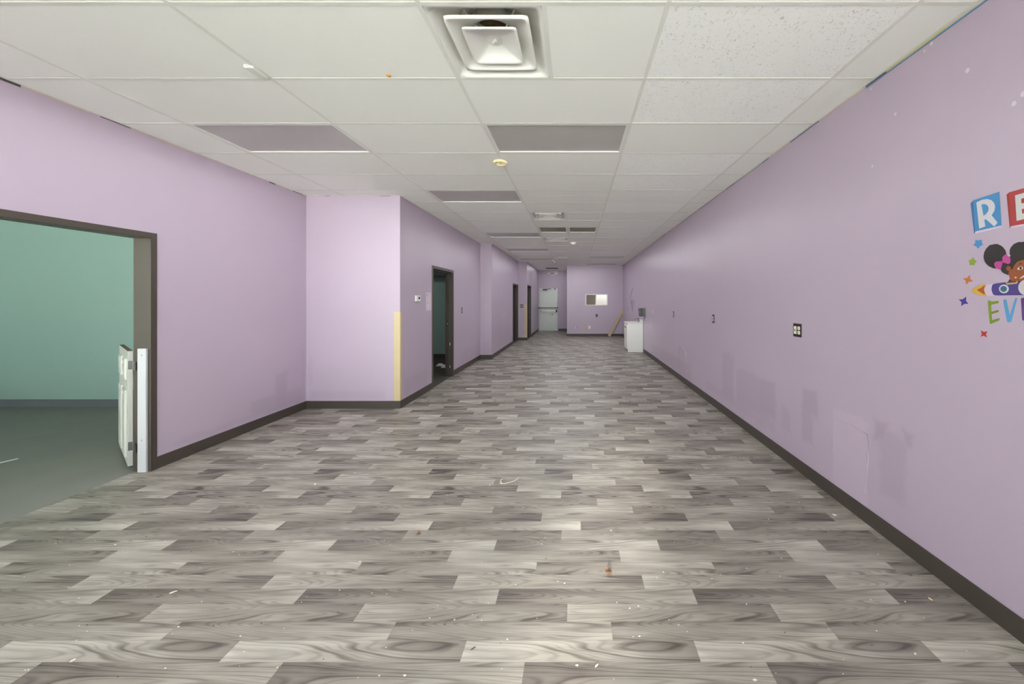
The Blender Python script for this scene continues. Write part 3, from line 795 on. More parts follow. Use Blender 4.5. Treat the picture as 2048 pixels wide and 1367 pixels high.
# ------------------------------------------------------------------ things on the left corridor wall
a, b = onX(829.5, 602, X2), onX(838, 590.6, X2)
t = thing('thermostat', 'small white thermostat on the purple wall left of the first doorway', 'thermostat', (X2, (a.y + b.y) / 2, a.z))
y0, y1 = a.y, b.y
MB().box(X2, X2 + .028, y0, y1, a.z, b.z).build('case', M['white'], t, bevel=.004)
MB().box(X2 + .028, X2 + .030, y0 + (y1 - y0) * .45, y1 - .03, a.z + .03, b.z - .022).build('display', M['black'], t)
a, b = onX(852, 621, X2), onX(863, 585, X2)
t = thing('paper_notice', 'pale paper notice taped to the wall at the left edge of the doorway', 'notice', (X2, a.y, a.z))
MB().box(X2, X2 + .0015, a.y, b.y - .02, a.z, b.z).build('sheet', M['paper'], t)
MB().box(X2 + .0015, X2 + .002, a.y + .02, a.y + .09, b.z - .045, b.z - .037).build('printed_line', M['ink'], t)
MB().box(X2 + .0015, X2 + .002, a.y + .02, a.y + .17, a.z + .125, a.z + .128).build('printed_line', M['ink'], t)

def outlet(name, X, side, yc, zc, label, gang=1, plate='brown_plate', devices='cream', cat='outlet', grp='wall outlets', h=.117):
    """side +1: plate faces +X, -1: faces -X"""
    w = .072 if gang == 1 else .118
    t = thing(name, label, cat, (X, yc, zc), grp)
    e0 = X + side * .006
    MB().box(min(X, e0), max(X, e0), yc - w / 2, yc + w / 2, zc - h / 2, zc + h / 2).build('wall_plate', M[plate], t, bevel=.002)
    e1 = e0 + side * .003
    x_ = (min(e0, e1), max(e0, e1))
    cs = [0] if gang == 1 else [-.027]
    for c in cs:
        for dz in (.0195, -.0195):
            r = [( (y, z)) for y, z, _ in sq(0, 0, 1, 4, 0, 24)]
            mb = MB(); mb.prism([(e0, yc + c + y * .0165, zc + dz + z * .0155) for y, z in r], (side, 0, 0), .003)
            rc = mb.build('receptacle', M[devices], t)
            s0 = e1
            MB().box(min(s0, s0 + side * .0006), max(s0, s0 + side * .0006), yc + c - .007, yc + c - .005, zc + dz - .005, zc + dz + .005).box(
                min(s0, s0 + side * .0006), max(s0, s0 + side * .0006), yc + c + .005, yc + c + .007, zc + dz - .005, zc + dz + .005).build('slots', M['black'], rc)
    if gang == 2:
        g = MB().box(x_[0], x_[1], yc + .008, yc + .044, zc - .034, zc + .034).build('test_receptacle', M[devices], t, bevel=.001)
        s0 = e1
        MB().box(min(s0, s0 + side * .002), max(s0, s0 + side * .002), yc + .018, yc + .032, zc + .002, zc + .009).box(min(s0, s0 + side * .002), max(s0, s0 + side * .002), yc + .018, yc + .032, zc - .010, zc - .003).build('test_buttons', M['black'], g)
    return t
p = onX(923.9, 620.2, X2); outlet('wall_outlet', X2, 1, p.y, p.z, 'wall outlet on the left wall just right of the first doorway', plate='brown_plate', devices='paper')
p = onX(1595.5, 660, XR); outlet('wall_outlet', XR, -1, p.y, p.z, 'double dark wall outlet nearest the painted mural', gang=2)
p = onX(1427, 637, XR); outlet('wall_outlet', XR, -1, p.y, p.z, 'second dark wall outlet along the right wall from the mural', devices='white')
p = onX(1347, 628, XR); outlet('wall_outlet', XR, -1, p.y, p.z, 'third dark wall outlet along the right wall from the mural', devices='white')
p = onX(1306, 623, XR); outlet('wall_outlet', XR, -1, p.y, p.z, 'farthest wall outlet on the right wall beside the towel dispenser', devices='white', plate='paper')

# white spackle on the far left wall and over the right wall (parts of those walls' surface)
for (u, v, ru, rv, lab_) in ((1006.5, 631, .05, .035, 'white plaster patch on the purple wall before the second doorway, lower of two'), (1010.5, 627, .03, .04, 'smaller white plaster patch just above and beyond another on the purple wall')):
    mb = MB()
    p = onX(u, v, X3); mb.prism([(X3, p.y + ru * y * (1 + .25 * math.sin(3 * i)), p.z + rv * z * (1 + .2 * math.cos(2 * i))) for i, (y, z, _) in enumerate(sq(0, 0, 1, 2, 0, 14))], (1, 0, 0), .0015)
    o = mb.build('plaster_patch', M['plaster']); tag(o, lab_, 'plaster patch', 'plaster patches')
mb = MB()
for (u, v, r_) in ((1863, 87, .012), (1935, 141, .012), (1791, 228, .010), (1745, 332, .009), (2028, 207, .011), (2046, 188, .012), (1742, 178, .008), (1849, 102, .008)):
    p = onX(u, v, XR); mb.prism([(XR, p.y + r_ * .8 * y, p.z + r_ * z) for (y, z, _) in sq(0, 0, 1, 2, 0, 12)], (-1, 0, 0), .0008)
wr = bpy.data.objects['wall_right']
mb.build('spackle_spots', M['plaster'], wr)
# repaired-patch ridges on the right wall
def strokes(pts, X, r, side=-1):
    return [Vector((X + side * r * .3, q.y, q.z)) for q in (onX(u, v, X) for u, v in pts)]
mb = MB()
mb.tube(strokes([(1666, 900), (1668, 850), (1672, 838), (1700, 848), (1735, 868), (1738, 900), (1733, 960), (1730, 985)], XR, .0018), .0018, 6)
mb.tube(strokes([(1357, 733), (1357.5, 700), (1361, 690), (1368, 696), (1372, 710), (1372.5, 742)], XR, .004), .004, 6)
mb.build('patch_ridges', M['lav_right'], wr)
# dark scribble scuffs near the cabinet
mb = MB()
for st in ([(1266, 576), (1263, 585), (1261, 595), (1261.5, 604)], [(1263.5, 600), (1264, 618)], [(1265.5, 599), (1265.5, 622)], [(1268, 599), (1268.5, 612)], [(1262, 602), (1263.5, 609)], [(1256, 614), (1256, 620)]):
    mb.tube(strokes(st, XR, .006), .006, 5)
mb.build('scuff_marks', M['sharpie'], wr)

# ------------------------------------------------------------------ far wall things
def ybox(u0, v0, u1, v1, Y, dep, dv=1.7):
    a, b = onY(u0, v0 - dv, Y), onY(u1, v1 - dv, Y); return MB().box(min(a.x, b.x), max(a.x, b.x), Y - dep, Y, min(a.z, b.z), max(a.z, b.z)), a, b
mb, a, b = ybox(1191.6, 635, 1195.2, 629.5, YB, .02); t = thing('wall_switch', 'small black wall switch below the far wall window', 'switch', (a.x, YB, a.z))
mb.build('wall_plate', M['black'], t, bevel=.004)
MB().box((a.x + b.x) / 2 - .01, (a.x + b.x) / 2 + .01, YB - .028, YB - .02, (a.z + b.z) / 2 - .02, (a.z + b.z) / 2 + .02).build('toggle', M['steel_dark'], t)
def lowplate(u0, v0, u1, v1, mat, name, label, cat):
    mb, a, b = ybox(u0, v0, u1, v1, YB, .008); t = thing(name, label, cat, (a.x, YB, a.z))
    mb.build('wall_plate', M[mat], t, bevel=.002)
    m2 = MB()
    for dz in (.02, -.02): m2.box((a.x + b.x) / 2 - .014, (a.x + b.x) / 2 + .014, YB - .011, YB - .008, (a.z + b.z) / 2 + dz - .013, (a.z + b.z) / 2 + dz + .013)
    m2.build('receptacles', M['cream' if mat == 'almond' else 'white_matte'], t)
lowplate(1168.7, 659.3, 1173, 653, 'almond', 'wall_outlet', 'tan wall plate low on the far projecting wall', 'outlet')
lowplate(1176.6, 658.8, 1181, 652.8, 'white', 'wall_outlet', 'white wall plate low on the far projecting wall', 'outlet')
mb, a, b = ybox(1149.6, 658.5, 1152.6, 654, YB, .004); t = thing('wire_stub', 'pale plate with dark wire stub low on the far wall, left of the tan plate', 'wire stub', (a.x, YB, a.z))
mb.build('plate', M['plaster'], t)
MB().tube([(b.x - .01, YB - .004, b.z), (b.x, YB - .03, b.z - .02), (b.x + .012, YB - .03, b.z - .06)], .006, 6).build('wire', M['black'], t)
# leaning board
Yb = YB - .02
a, b = onY(1218, 673.2, 15.22), onY(1245.2, 620.5, 15.27)
a.z = 0.012
q = (b - a).normalized(); s_ = Vector((q.z, 0, -q.x)) * .058
o = MB().prism([a - s_, a + s_, b + s_, b - s_], (0, 1, 0), .022).build('wooden_board', M['wood'], bevel=.002, origin=tuple(a))
tag(o, 'bare wooden board leaning diagonally in the far right corner', 'board')

# door sign on far pilaster
a, b = onY(1040.2, 615, YP2), onY(1046.4, 608.4, YP2)
t = thing('door_sign', 'small dark square sign on the far left pilaster beside the last doorway', 'sign', (a.x, YP2, a.z))
MB().box(a.x, b.x, YP2 - .004, YP2, a.z, b.z).build('sign_plate', M['steel_dark'], t)
cx = (a.x + b.x) / 2; cz = (a.z + b.z) / 2
for dx in (-.028, .028):
    mb = MB(); mb.cyl((cx + dx, YP2 - .004, cz + .026), (cx + dx, YP2 - .006, cz + .026), .008, seg=12); mb.box(cx + dx - .011, cx + dx + .011, YP2 - .006, YP2 - .004, cz - .03, cz + .014)
    mb.build('pictogram', M['white_matte'], t)

# exit sign with two emergency lamp heads
a, b = onY(1101, 550.3, YE), onY(1110.6, 543.2, YE)
t = thing('exit_sign', 'white EXIT sign with two emergency lamp heads above the far door', 'exit sign', ((a.x + b.x) / 2, YE, a.z))
MB().box(a.x, b.x, YE - .06, YE, a.z, b.z).build('housing', M['white'], t, bevel=.004)
M['maroon'] = pbr('maroon_lettering', srgb(96, 44, 52), 0.5)
lw = (b.x - a.x - .05) / 4; lz0, lz1 = a.z + .035, b.z - .035
mb = MB(); yy0, yy1 = YE - .063, YE - .06; st = .020
def seg_(x0, z0, x1, z1):
    p0, p1 = Vector((x0, 0, z0)), Vector((x1, 0, z1)); dd = (p1 - p0).normalized(); nn = Vector((dd.z, 0, -dd.x)) * st / 2
    mb.prism([(p0 + nn) + Vector((0, yy0, 0)), (p1 + nn) + Vector((0, yy0, 0)), (p1 - nn) + Vector((0, yy0, 0)), (p0 - nn) + Vector((0, yy0, 0))], (0, 1, 0), .003)
x = a.x + .025; g = lw * .72
for z in (lz0 + st / 2, (lz0 + lz1) / 2, lz1 - st / 2): seg_(x, z, x + g, z)
seg_(x + st / 2, lz0, x + st / 2, lz1)
x += lw; seg_(x, lz0, x + g, lz1); seg_(x, lz1, x + g, lz0)
x += lw; seg_(x + g / 2, lz0, x + g / 2, lz1)
x += lw; seg_(x + g / 2, lz0, x + g / 2, lz1); seg_(x, lz1 - st / 2, x + g, lz1 - st / 2)
mb.build('lettering', M['maroon'], t)
for u in (1097.2, 1114.4):
    c = onY(u, 546.5, YE)
    hd = MB().cyl((c.x, YE - .02, c.z), (c.x + (.02 if u < 1105 else -.02), YE - .11, c.z - .01), .042, .05, 24).build('lamp_head', M['white'], t)
    MB().cyl((c.x + (.0202 if u < 1105 else -.0202), YE - .1105, c.z - .01), (c.x + (.022 if u < 1105 else -.022), YE - .115, c.z - .01), .042, .04, 24).build('lamp_lens', M['white_matte'], hd)
mb = MB().box(onY(1097, 0, YE).x, onY(1114.5, 0, YE).x, YE - .02, YE - .004, b.z - .01, b.z + .012); mb.build('mounting_bar', M['white'], t)

# ------------------------------------------------------------------ vanity cabinet, faucet, towel dispenser
vy0, vy1, vx0 = 10.62, 11.27, 1.487; vt = .825
t = thing('sink_cabinet', 'white sink base cabinet against the right wall at the far end', 'cabinet', ((vx0 + XR) / 2, (vy0 + vy1) / 2, 0))
MB().box(vx0 + .022, XR - .008, vy0 + .003, vy1 - .003, 0.09, vt).box(vx0 + .08, XR - .008, vy0 + .003, vy1 - .003, 0, .09).box(vx0 + .022, XR - .008, vy0, vy0 + .003, 0, vt).build('body', M['cab_white'], t, bevel=.002)
for ya, yb in ((vy0 + .015, (vy0 + vy1) / 2 - .004), ((vy0 + vy1) / 2 + .004, vy1 - .015)):
    dm = MB(); dm.box(vx0, vx0 + .021, ya, yb, .10, vt - .02)
    dr = dm.build('cabinet_door', M['cab_white'], t, bevel=.002)
    fm = MB(); z0_, z1_ = .16, vt - .08
    for (p0, p1, q0, q1) in ((ya + .05, ya + .06, z0_, z1_), (yb - .06, yb - .05, z0_, z1_), (ya + .05, yb - .05, z0_, z0_ + .01), (ya + .05, yb - .05, z1_ - .01, z1_)):
        fm.box(vx0 - .004, vx0, p0, p1, q0, q1)
    fm.build('panel_moulding', M['steel'], dr)
    kx = yb - .03 if ya < vy0 + .1 else ya + .03
    MB().cyl((vx0, kx, vt - .12), (vx0 - .025, kx, vt - .12), .012).build('knob', M['steel_dark'], dr)
MB().box(vx0 - .01, XR - .008, vy0 - .01, vy1 + .01, vt, vt + .028).build('sink_top', M['white'], t, bevel=.006)
MB().box(XR - .04, XR - .006, vy0 - .008, vy1 + .008, vt + .028, vt + .105).build('backsplash', M['white'], t, bevel=.004)
cxs, cys = vx0 + .21, (vy0 + vy1) / 2
def ov(k, z): return [(cxs + k * .135 * math.cos(2 * math.pi * i / 32), cys + k * .22 * math.sin(2 * math.pi * i / 32), z) for i in range(32)]
MB().loft([ov(1.08, vt + .029), ov(1.04, vt + .036), ov(.98, vt + .030), ov(.8, vt + .0285)], closed_end=True).build('basin', M['white'], t)
f = thing('faucet', 'chrome faucet standing on the white sink top', 'faucet', (XR - .1, cys, vt + .029))
fx = XR - .075
MB().cyl((fx, cys, vt + .0285), (fx, cys, vt + .075), .024, .02).build('base', M['steel'], f)
MB().tube([(fx, cys, vt + .07), (fx - .03, cys, vt + .115), (fx - .09, cys, vt + .125), (fx - .14, cys, vt + .105)], .012, 10).build('spout', M['steel'], f)
MB().tube([(fx, cys, vt + .075), (fx + .005, cys, vt + .11), (fx - .03, cys, vt + .15)], .009, 8).build('handle', M['steel_dark'], f)

dy0, dy1, dx0 = 10.33, 10.62, 1.80
zt, zb = onY(1285, 616, dy0).z, onY(1285, 632, dy0).z
t = thing('towel_dispenser', 'dark grey paper towel dispenser on the right wall above the sink', 'towel dispenser', (XR, (dy0 + dy1) / 2, zb))
M['smoke'] = pbr('smoked_plastic', srgb(84, 84, 80), 0.25)
prof = [(XR, zb), (dx0 + .03, zb), (dx0 + .015, zb + .03), (dx0 + .02, zb + .12), (dx0, zt - .05), (dx0 + .012, zt - .015), (dx0 + .04, zt), (XR, zt)]
MB().prism([(x, dy0, z) for x, z in prof], (0, 1, 0), dy1 - dy0).build('cover', M['smoke'], t, bevel=.006)
MB().box(dx0 + .055, dx0 + .085, dy0 - .003, dy0, zb + .02, zt - .02).build('dark_stripe', M['black'], t)
MB().box(dx0 + .02, XR - .01, dy0 + .02, dy1 - .02, zb - .008, zb).build('paper_slot', M['black'], t)

# ------------------------------------------------------------------ things inside the dim room
mb_ = []
for i, (u, v, lab) in enumerate(((880, 713.8, 'pale crumpled sheet at the foot of the teal wall inside the first doorway'), (881, 731.5, 'white crumpled scrap on the dark floor inside the first doorway'), (888, 735, 'small white scrap beside the crumpled one inside the first doorway'))):
    p = onZ(u, v, 0.004); rg = random.Random(20 + i); mb = MB()
    n = 8; L = (.30, .18, .12)[i]
    rows = []
    for r in range(3):
        rows.append([(p.x + (k / (n - 1) - .5) * L, p.y + (r - 1) * (.02 + .02 * (i != 0)) + rg.uniform(-.01, .01), .004 + (.012 + .05 * math.sin(math.pi * k / (n - 1)) * (i > 0)) * (r == 1) + rg.uniform(0, .012)) for k in range(n)])
    vs = [q for r in rows for q in r]
    mb.add(vs, [(r * n + k, r * n + k + 1, (r + 1) * n + k + 1, (r + 1) * n + k) for r in range(2) for k in range(n - 1)])
    mb.add([(x, y, .003) for x, y, z in vs], [(r * n + k, r * n + k + 1, (r + 1) * n + k + 1, (r + 1) * n + k) for r in range(2) for k in range(n - 1)])
    tag(mb.build('paper_scrap', M['white'], origin=tuple(p)), lab, 'paper', 'paper scraps in the dim room')
M['blue'] = pbr('blue_plastic', srgb(96, 150, 196), 0.4)
p = onZ(893, 749.5, 0)
o = MB().loft([circ(p, .020, .002, 14), circ(p, .026, .02, 14), circ(p, .018, .045, 14)], closed_end=True).build('bottle_cap', M['blue'], origin=(p.x, p.y, 0))
tag(o, 'small blue plastic cap on the threshold of the first doorway', 'cap')
p = onZ(902, 750.5, 0)
o = MB().prism([(p.x - .05, p.y - .01, .001), (p.x + .045, p.y - .02, .001), (p.x + .05, p.y + .005, .001), (p.x - .01, p.y + .02, .001), (p.x - .045, p.y + .015, .001)], (0, 0, 1), .008).build('plaster_chunk', M['white'], origin=tuple(p))
tag(o, 'white plaster chunk at the foot of the first doorway frame', 'plaster chunk')

# ------------------------------------------------------------------ mural decals on the right wall
DM = {}
def dcol(name, r, g, b):
    if name not in DM: DM[name] = pbr('decal_' + name, srgb(r, g, b), 0.4, var=0.03, scale=20)
    return DM[name]
def z1(x, y): return onX(1900 + x * .08048, 370 + y * .08046, XR)
def z2(x, y): return onX(1900 + x * .09512, 470 + y * .0951, XR)
def z3(x, y): return onX(1900 + x * .09512, 560 + y * .0951, XR)
def decal(name, pts, fn, mat, layer, parent=None):
    P = [fn(*q) for q in pts]; P = [Vector((XR - .0005 * layer, p.y, p.z)) for p in P]
    return MB().prism(P, (-1, 0, 0), .0005).build(name, mat, parent)
def smooth_pts(pts, n=4):
    out = []; k = len(pts)
    for i in range(k):
        p0, p1, p2, p3 = (Vector((*pts[(i + j) % k], 0)) for j in (-1, 0, 1, 2))
        for s in range(n):
            u = s / n; out.append(tuple((0.5 * (2 * p1 + (p2 - p0) * u + (2 * p0 - 5 * p1 + 4 * p2 - p3) * u * u + (3 * p1 - p0 - 3 * p2 + p3) * u ** 3))[:2]))
    return out
def ell(cx, cy, rx, ry, n=28, jag=0.0, seed=1):
    rg = random.Random(seed); return [(cx + rx * (1 + rg.uniform(-jag, jag)) * math.cos(2 * math.pi * i / n), cy + ry * (1 + rg.uniform(-jag, jag)) * math.sin(2 * math.pi * i / n)) for i in range(n)]
white_d = dcol('white', 206, 202, 208)
# block R
t = thing('letter_block_decal', 'blue block decal with the white letter R on the right wall', 'wall decal', z1(605, 1200), 'alphabet block decals')
decal('block_side', [(515, 450), (590, 372), (640, 372), (640, 1160), (605, 1205)], z1, dcol('blue_dark', 56, 110, 166), 1, t)
decal('block_face', [(580, 378), (1235, 160), (1285, 1000), (630, 1150)], z1, dcol('blue', 70, 136, 188), 2, t)
decal('block_edge', [(630, 1160), (1285, 1000), (1290, 1045), (640, 1200)], z1, dcol('edge', 214, 200, 216), 2, t)
decal('letter', [(665, 430), (800, 365), (930, 343), (1040, 375), (1110, 450), (1130, 540), (1110, 640), (1040, 750), (1190, 930), (1110, 1025), (900, 845), (860, 865), (885, 1025), (735, 1080)], z1, white_d, 3, t)
decal('letter_counter', [(795, 480), (870, 468), (940, 500), (972, 570), (960, 640), (910, 715), (845, 760)], z1, DM['blue'], 4, t)
# block E
t = thing('letter_block_decal', 'red block decal with a white letter E beside the blue block', 'wall decal', z1(1490, 1060), 'alphabet block decals')
decal('block_side', [(1410, 235), (1480, 175), (1560, 160), (1560, 1030), (1490, 1065)], z1, dcol('red_dark', 150, 52, 40), 1, t)
decal('block_face', [(1480, 178), (2180, -20), (2230, 900), (1510, 1020)], z1, dcol('red', 168, 62, 62), 2, t)
decal('block_edge', [(1510, 1025), (2230, 900), (2235, 945), (1520, 1060)], z1, DM['edge'], 2, t)
decal('letter', [(1625, 255), (2020, 140), (2025, 260), (1780, 340), (1785, 455), (1980, 410), (1985, 540), (1790, 600), (1800, 710), (2050, 660), (2060, 790), (1665, 890)], z1, dcol('offwhite', 198, 200, 198), 3, t)
# stars
def star(pts, fn, col, label):
    cx = sum(p[0] for p in pts) / len(pts); cy = sum(p[1] for p in pts) / len(pts)
    o = decal('star_decal', pts, fn, col, 1)
    tag(o, label, 'wall decal', 'star decals on the right wall')
def star5(cx, cy, r, rot, sx=1): return [(cx + sx * (r if i % 2 == 0 else r * .5) * math.cos(rot + i * math.pi / 5), cy + (r if i % 2 == 0 else r * .5) * math.sin(rot + i * math.pi / 5)) for i in range(10)]
star([(540, 98), (600, 112), (672, 92), (672, 160), (698, 205), (635, 230), (592, 288), (555, 235), (490, 212), (535, 165)], z2, dcol('sky', 76, 142, 196), 'blue five-pointed star decal under the letter R block')
star([(487, 465), (515, 515), (565, 540), (530, 580), (515, 632), (470, 622), (412, 628), (415, 575), (392, 530), (450, 515)], z2, dcol('lime', 132, 160, 48), 'green five-pointed star decal between the blue and orange stars')
star([(418, 830), (425, 918), (485, 968), (390, 982), (345, 1042), (335, 960), (275, 912), (362, 900)], z2, dcol('orange', 196, 116, 52), 'orange four-pointed star decal above the rocket flame')
star([(342, 345), (340, 440), (392, 497), (300, 498), (240, 548), (245, 462), (185, 400), (270, 402)], z3, dcol('indigo', 76, 60, 140), 'purple four-pointed star decal left of the green letter')
star([(650, 1055), (712, 1090), (790, 1075), (760, 1128), (780, 1205), (712, 1165), (645, 1188), (680, 1125)], z3, dcol('scarlet', 180, 56, 48), 'small red four-pointed star decal below the green letter')
# girl riding a rocket
t = thing('rocket_girl_decal', 'wall decal of a girl with dark hair puffs riding a purple rocket', 'wall decal', z2(700, 1270))
hair = dcol('hair', 52, 48, 46); skin = dcol('skin', 150, 84, 48)
decal('hair_puff', ell(955, 440, 240, 255, 60, .022, 3), z2, hair, 2, t)
decal('hair_puff', ell(1520, 350, 262, 210, 60, .022, 4), z2, hair, 2, t)
decal('hair', smooth_pts([(1070, 690), (1090, 600), (1180, 520), (1290, 430), (1500, 380), (1800, 420), (1860, 600), (1700, 560), (1480, 540), (1380, 600), (1330, 690), (1260, 830), (1170, 815), (1100, 770)]), z2, hair, 3, t)
decal('face', smooth_pts([(1340, 690), (1400, 590), (1520, 525), (1680, 540), (1790, 640), (1810, 780), (1720, 910), (1560, 955), (1420, 965), (1300, 960), (1250, 840), (1250, 760)]), z2, skin, 4, t)
decal('ear', ell(1245, 700, 50, 52), z2, skin, 5, t)
decal('eyebrow', smooth_pts([(1455, 615), (1500, 585), (1530, 588), (1520, 600), (1480, 612)]), z2, hair, 5, t)
decal('eye', smooth_pts([(1425, 712), (1470, 665), (1520, 655), (1545, 700), (1510, 725), (1460, 728)]), z2, dcol('eye_white', 210, 206, 204), 5, t)
decal('pupil', ell(1500, 692, 24, 32), z2, dcol('pupil', 40, 36, 36), 6, t)
decal('smile', smooth_pts([(1480, 905), (1530, 870), (1570, 840), (1600, 830), (1560, 880), (1500, 912)]), z2, DM['eye_white'], 5, t)
decal('earring', ell(1392, 890, 22, 15), z2, DM['eye_white'], 5, t)
decal('sleeve', [(1225, 985), (1260, 925), (1330, 940), (1420, 960), (1510, 920), (1560, 1000), (1240, 1010)], z2, dcol('sleeve', 70, 44, 48), 3, t)
bow = decal('bow', smooth_pts([(945, 595), (990, 555), (1090, 550), (1120, 525), (1115, 470), (1185, 405), (1270, 460), (1282, 570), (1230, 605), (1125, 580), (1075, 715), (1000, 700), (960, 660)]), z2, dcol('pink', 186, 76, 146), 5, t)
decal('bow_knot', ell(1105, 560, 26, 28), z2, dcol('pink_dark', 160, 60, 124), 6, bow)
decal('bow_tip', [(1195, 405), (1290, 430), (1262, 455)], z2, dcol('bow_white', 206, 200, 206), 5, bow)
body = decal('rocket_body', smooth_pts([(885, 1140), (895, 1070), (940, 1022), (1180, 990), (1440, 975), (1760, 960), (1900, 1080), (1780, 1240), (1520, 1258), (1220, 1260), (960, 1262), (905, 1215)], 3), z2, dcol('violet', 78, 66, 132), 4, t)
decal('nose_cone', ell(1620, 1100, 172, 165), z2, dcol('nose', 198, 190, 196), 5, t)
ph = decal('porthole', ell(1145, 1130, 103, 92), z2, dcol('rim', 196, 200, 216), 5, t)
decal('porthole_glass', ell(1142, 1130, 68, 62), z2, dcol('porthole_teal', 62, 104, 118), 6, ph)
decal('cockpit_edge', [(1180, 985), (1225, 1008), (1405, 990), (1420, 955), (1445, 985), (1420, 1020), (1210, 1045)], z2, dcol('gold', 196, 164, 96), 6, t)
decal('tail_ring', smooth_pts([(725, 1150), (740, 1060), (850, 1030), (940, 1022), (890, 1100), (890, 1190), (960, 1262), (860, 1275), (760, 1255)], 3), z2, dcol('tail', 204, 188, 208), 3, t)
fl = decal('flame', smooth_pts([(460, 1172), (560, 1090), (700, 1040), (765, 1045), (725, 1150), (770, 1265), (700, 1275), (570, 1235)], 3), z2, dcol('flame_yellow', 206, 168, 60), 4, t)
decal('flame_core', smooth_pts([(585, 1150), (660, 1110), (745, 1055), (725, 1150), (745, 1245), (640, 1190)], 3), z2, dcol('flame_red', 172, 88, 44), 5, fl)
# hand-lettered word under the rocket
def bar(name, a, b, w0, w1, fn, mat, layer, parent):
    ax, ay = a; bx, by = b; L = math.hypot(bx - ax, by - ay); nx, ny = -(by - ay) / L, (bx - ax) / L
    return [(ax + nx * w0, ay + ny * w0), (bx + nx * w1, by + ny * w1), (bx - nx * w1, by - ny * w1), (ax - nx * w0, ay - ny * w0)]
o = decal('letter_decal', [(800, 430), (850, 425), (870, 450), (1020, 432), (1028, 478), (865, 515), (875, 665), (1020, 625), (1028, 668), (878, 715), (890, 838), (1045, 795), (1045, 842), (855, 920), (840, 900)], z3, dcol('green', 124, 150, 44), 1)
tag(o, 'green hand-lettered E decal below the rocket', 'wall decal', 'letter decals under the rocket')
o = decal('letter_decal', [(1122, 430), (1140, 402), (1172, 400), (1190, 425), (1258, 745), (1375, 385), (1398, 368), (1416, 385), (1298, 850), (1270, 878), (1235, 885), (1205, 865)], z3, dcol('aqua', 84, 152, 196), 1)
tag(o, 'light blue hand-lettered V decal below the rocket', 'wall decal', 'letter decals under the rocket')
o = decal('letter_decal', [(1495, 385), (1520, 372), (1580, 366), (1582, 420), (1590, 835), (1535, 850), (1520, 820)], z3, dcol('plum', 92, 62, 124), 1)
tag(o, 'purple letter decal cut off after the light blue V', 'wall decal', 'letter decals under the rocket')

# ------------------------------------------------------------------ litter on the plank floor
M['leaf'] = pbr('dry_leaf', srgb(140, 100, 66), 0.8, var=0.3, scale=60)
M['chip'] = pbr('pale_chip', srgb(226, 220, 204), 0.7, var=0.05)
M['twig'] = pbr('brown_twig', srgb(104, 90, 72), 0.8, var=0.2, scale=60)
M['string'] = pbr('white_string', srgb(226, 216, 202), 0.8)
def chip(u, v, size, name, mat, label, cat, seed, long=1.6):
    p = onZ(u, v, 0); rg = random.Random(seed); ang = rg.uniform(0, 3.1); n = 7; pts = []
    for i in range(n):
        th = 2 * math.pi * i / n; r_ = size * rg.uniform(.7, 1.1); x, y = r_ * long * math.cos(th), r_ * math.sin(th) / long
        pts.append((p.x + x * math.cos(ang) - y * math.sin(ang), p.y + x * math.sin(ang) + y * math.cos(ang), 0.001))
    o = MB().prism(pts, (0, 0, 1), size * .5).build(name, M[mat], origin=(p.x, p.y, 0.0))
    return tag(o, label, cat)
pts = [onZ(u, v, .002) for u, v in ((999, 965.5), (1003, 966.5), (1010, 966), (1020, 964), (1029, 961), (1034, 957.5), (1038, 955))]
t = thing('string', 'short white string curled on the floor in the middle of the room', 'string', tuple(pts[0]))
MB().tube(pts, .003, 6).build('strand', M['string'], t)
MB().tube([pts[1] + Vector((0, 0, .004)), onZ(1001, 961, .008), onZ(1005, 957, .004)], .004, 6).build('frayed_end', M['string'], t)
def leaf(u, v, L, label, seed):
    p = onZ(u, v, 0); rg = random.Random(seed); n = 9; rows = []
    for k in range(n):
        f = k / (n - 1); w = L * .35 * math.sin(math.pi * min(1, f * 1.05 + .02)) + .0005
        y = p.y + (f - .5) * L; z = .002 + .018 * (f - .5) ** 2 * 4 * (L / .05)
        rows.append([(p.x - w + .01 * math.sin(f * 3), y, z + .4 * w), (p.x + .01 * math.sin(f * 3), y, z), (p.x + w + .01 * math.sin(f * 3), y, z + .3 * w)])
    mb = MB(); vs = [q for r in rows for q in r]
    mb.add(vs, [(r * 3 + k, r * 3 + k + 1, r * 3 + k + 4, r * 3 + k + 3) for r in range(n - 1) for k in range(2)], 0, True)
    o = mb.build('dry_leaf', M['leaf'], origin=(p.x, p.y, 0)); sol = o.modifiers.new('thickness', 'SOLIDIFY'); sol.thickness = .0008
    tag(o, label, 'leaf', 'dry leaves on the floor')
leaf(1213.5, 1144, .05, 'brown dry leaf on the floor in the pale sunlit strip', 1)
leaf(835, 1066.5, .032, 'small brown dry leaf on the floor left of the white string', 2)
chip(946, 1297, .006, 'twig', 'twig', 'dark twig on a pale plank near the bottom edge', 'twig', 3, 2.2)
chip(1193, 1331, .006, 'wood_chip', 'chip', 'pale wood chip on the nearest floor planks right of the sunlit strip centre', 'wood chip', 4, 2)
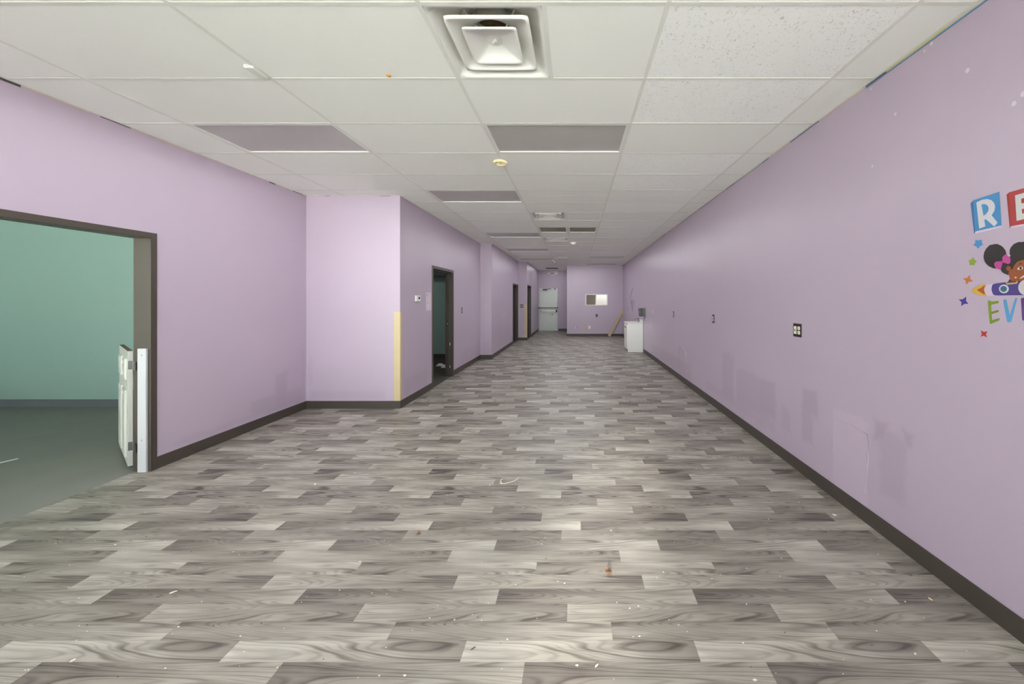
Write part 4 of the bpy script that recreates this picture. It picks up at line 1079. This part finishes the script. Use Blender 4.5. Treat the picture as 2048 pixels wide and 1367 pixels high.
chip(1861, 1198, .006, 'wood_chip', 'yellowed', 'yellowish chip on the floor near the right baseboard', 'wood chip', 5)
chip(1669, 1030, .010, 'plaster_flake', 'chip', 'white plaster flake on the floor beside the right baseboard', 'plaster flake', 6, 1.3)
chip(146, 1321, .007, 'plaster_flake', 'chip', 'white plaster flake on the floor in the bottom left corner', 'plaster flake', 7, 1.4)
chip(345, 1185, .008, 'plaster_flake', 'chip', 'white plaster smear on a dark plank at lower left', 'plaster flake', 8, 2)
chip(630, 968.5, .011, 'plaster_flake', 'chip', 'white plaster flake on the floor before the left wall', 'plaster flake', 9, 1.2)
mb = MB(); rg = random.Random(77)
small = [(1129, 1166), (1349, 1083), (1259.5, 1216), (1004, 1337), (909, 1239), (743.7, 1185.6), (825, 1260), (1338, 1239), (852, 1054), (720, 1123), (1092, 1116.6), (1074, 1236), (174, 1262), (538, 1204), (403, 1203), (248, 1184.6), (137, 1175),
         (478, 1109), (154, 1090.6), (427, 1251), (676, 1224), (603, 1203.7), (330, 1082), (357, 1253), (488, 1303), (1494, 1104), (1504, 1139.5), (1493, 1208), (1933, 1302), (1560, 1152), (560, 964.6), (478, 980), (688, 921), (1152, 1330), (890, 790), (862, 793), (894, 816), (1302, 741), (1347, 759), (1325, 737)]
small += [(rg.uniform(0, 2000), 640 + 720 * rg.uniform(0.15, 1) ** 0.8) for _ in range(170)]
for (u, v) in small:
    p = onZ(u, v, 0)
    lim = XL if p.y < Y1 else X2
    if p.x > XR - .03 or p.x < lim + .03 or p.y > 9: continue
    s = rg.uniform(.0012, .0028) * (1.5 if rg.random() < .15 else 1); a = rg.uniform(0, 3.1); l = rg.uniform(1, 2.2)
    q = [(p.x + s * l * math.cos(a + k * 1.257) , p.y + s * math.sin(a + k * 1.257), .0005) for k in range(5)]
    mb.prism(q, (0, 0, 1), s * .8, 0 if rg.random() < .75 else 1)
o = mb.build('floor_crumbs', [M['chip'], M['twig']]); tag(o, 'pale crumbs and specks scattered over the plank floor', 'debris', kind='stuff')
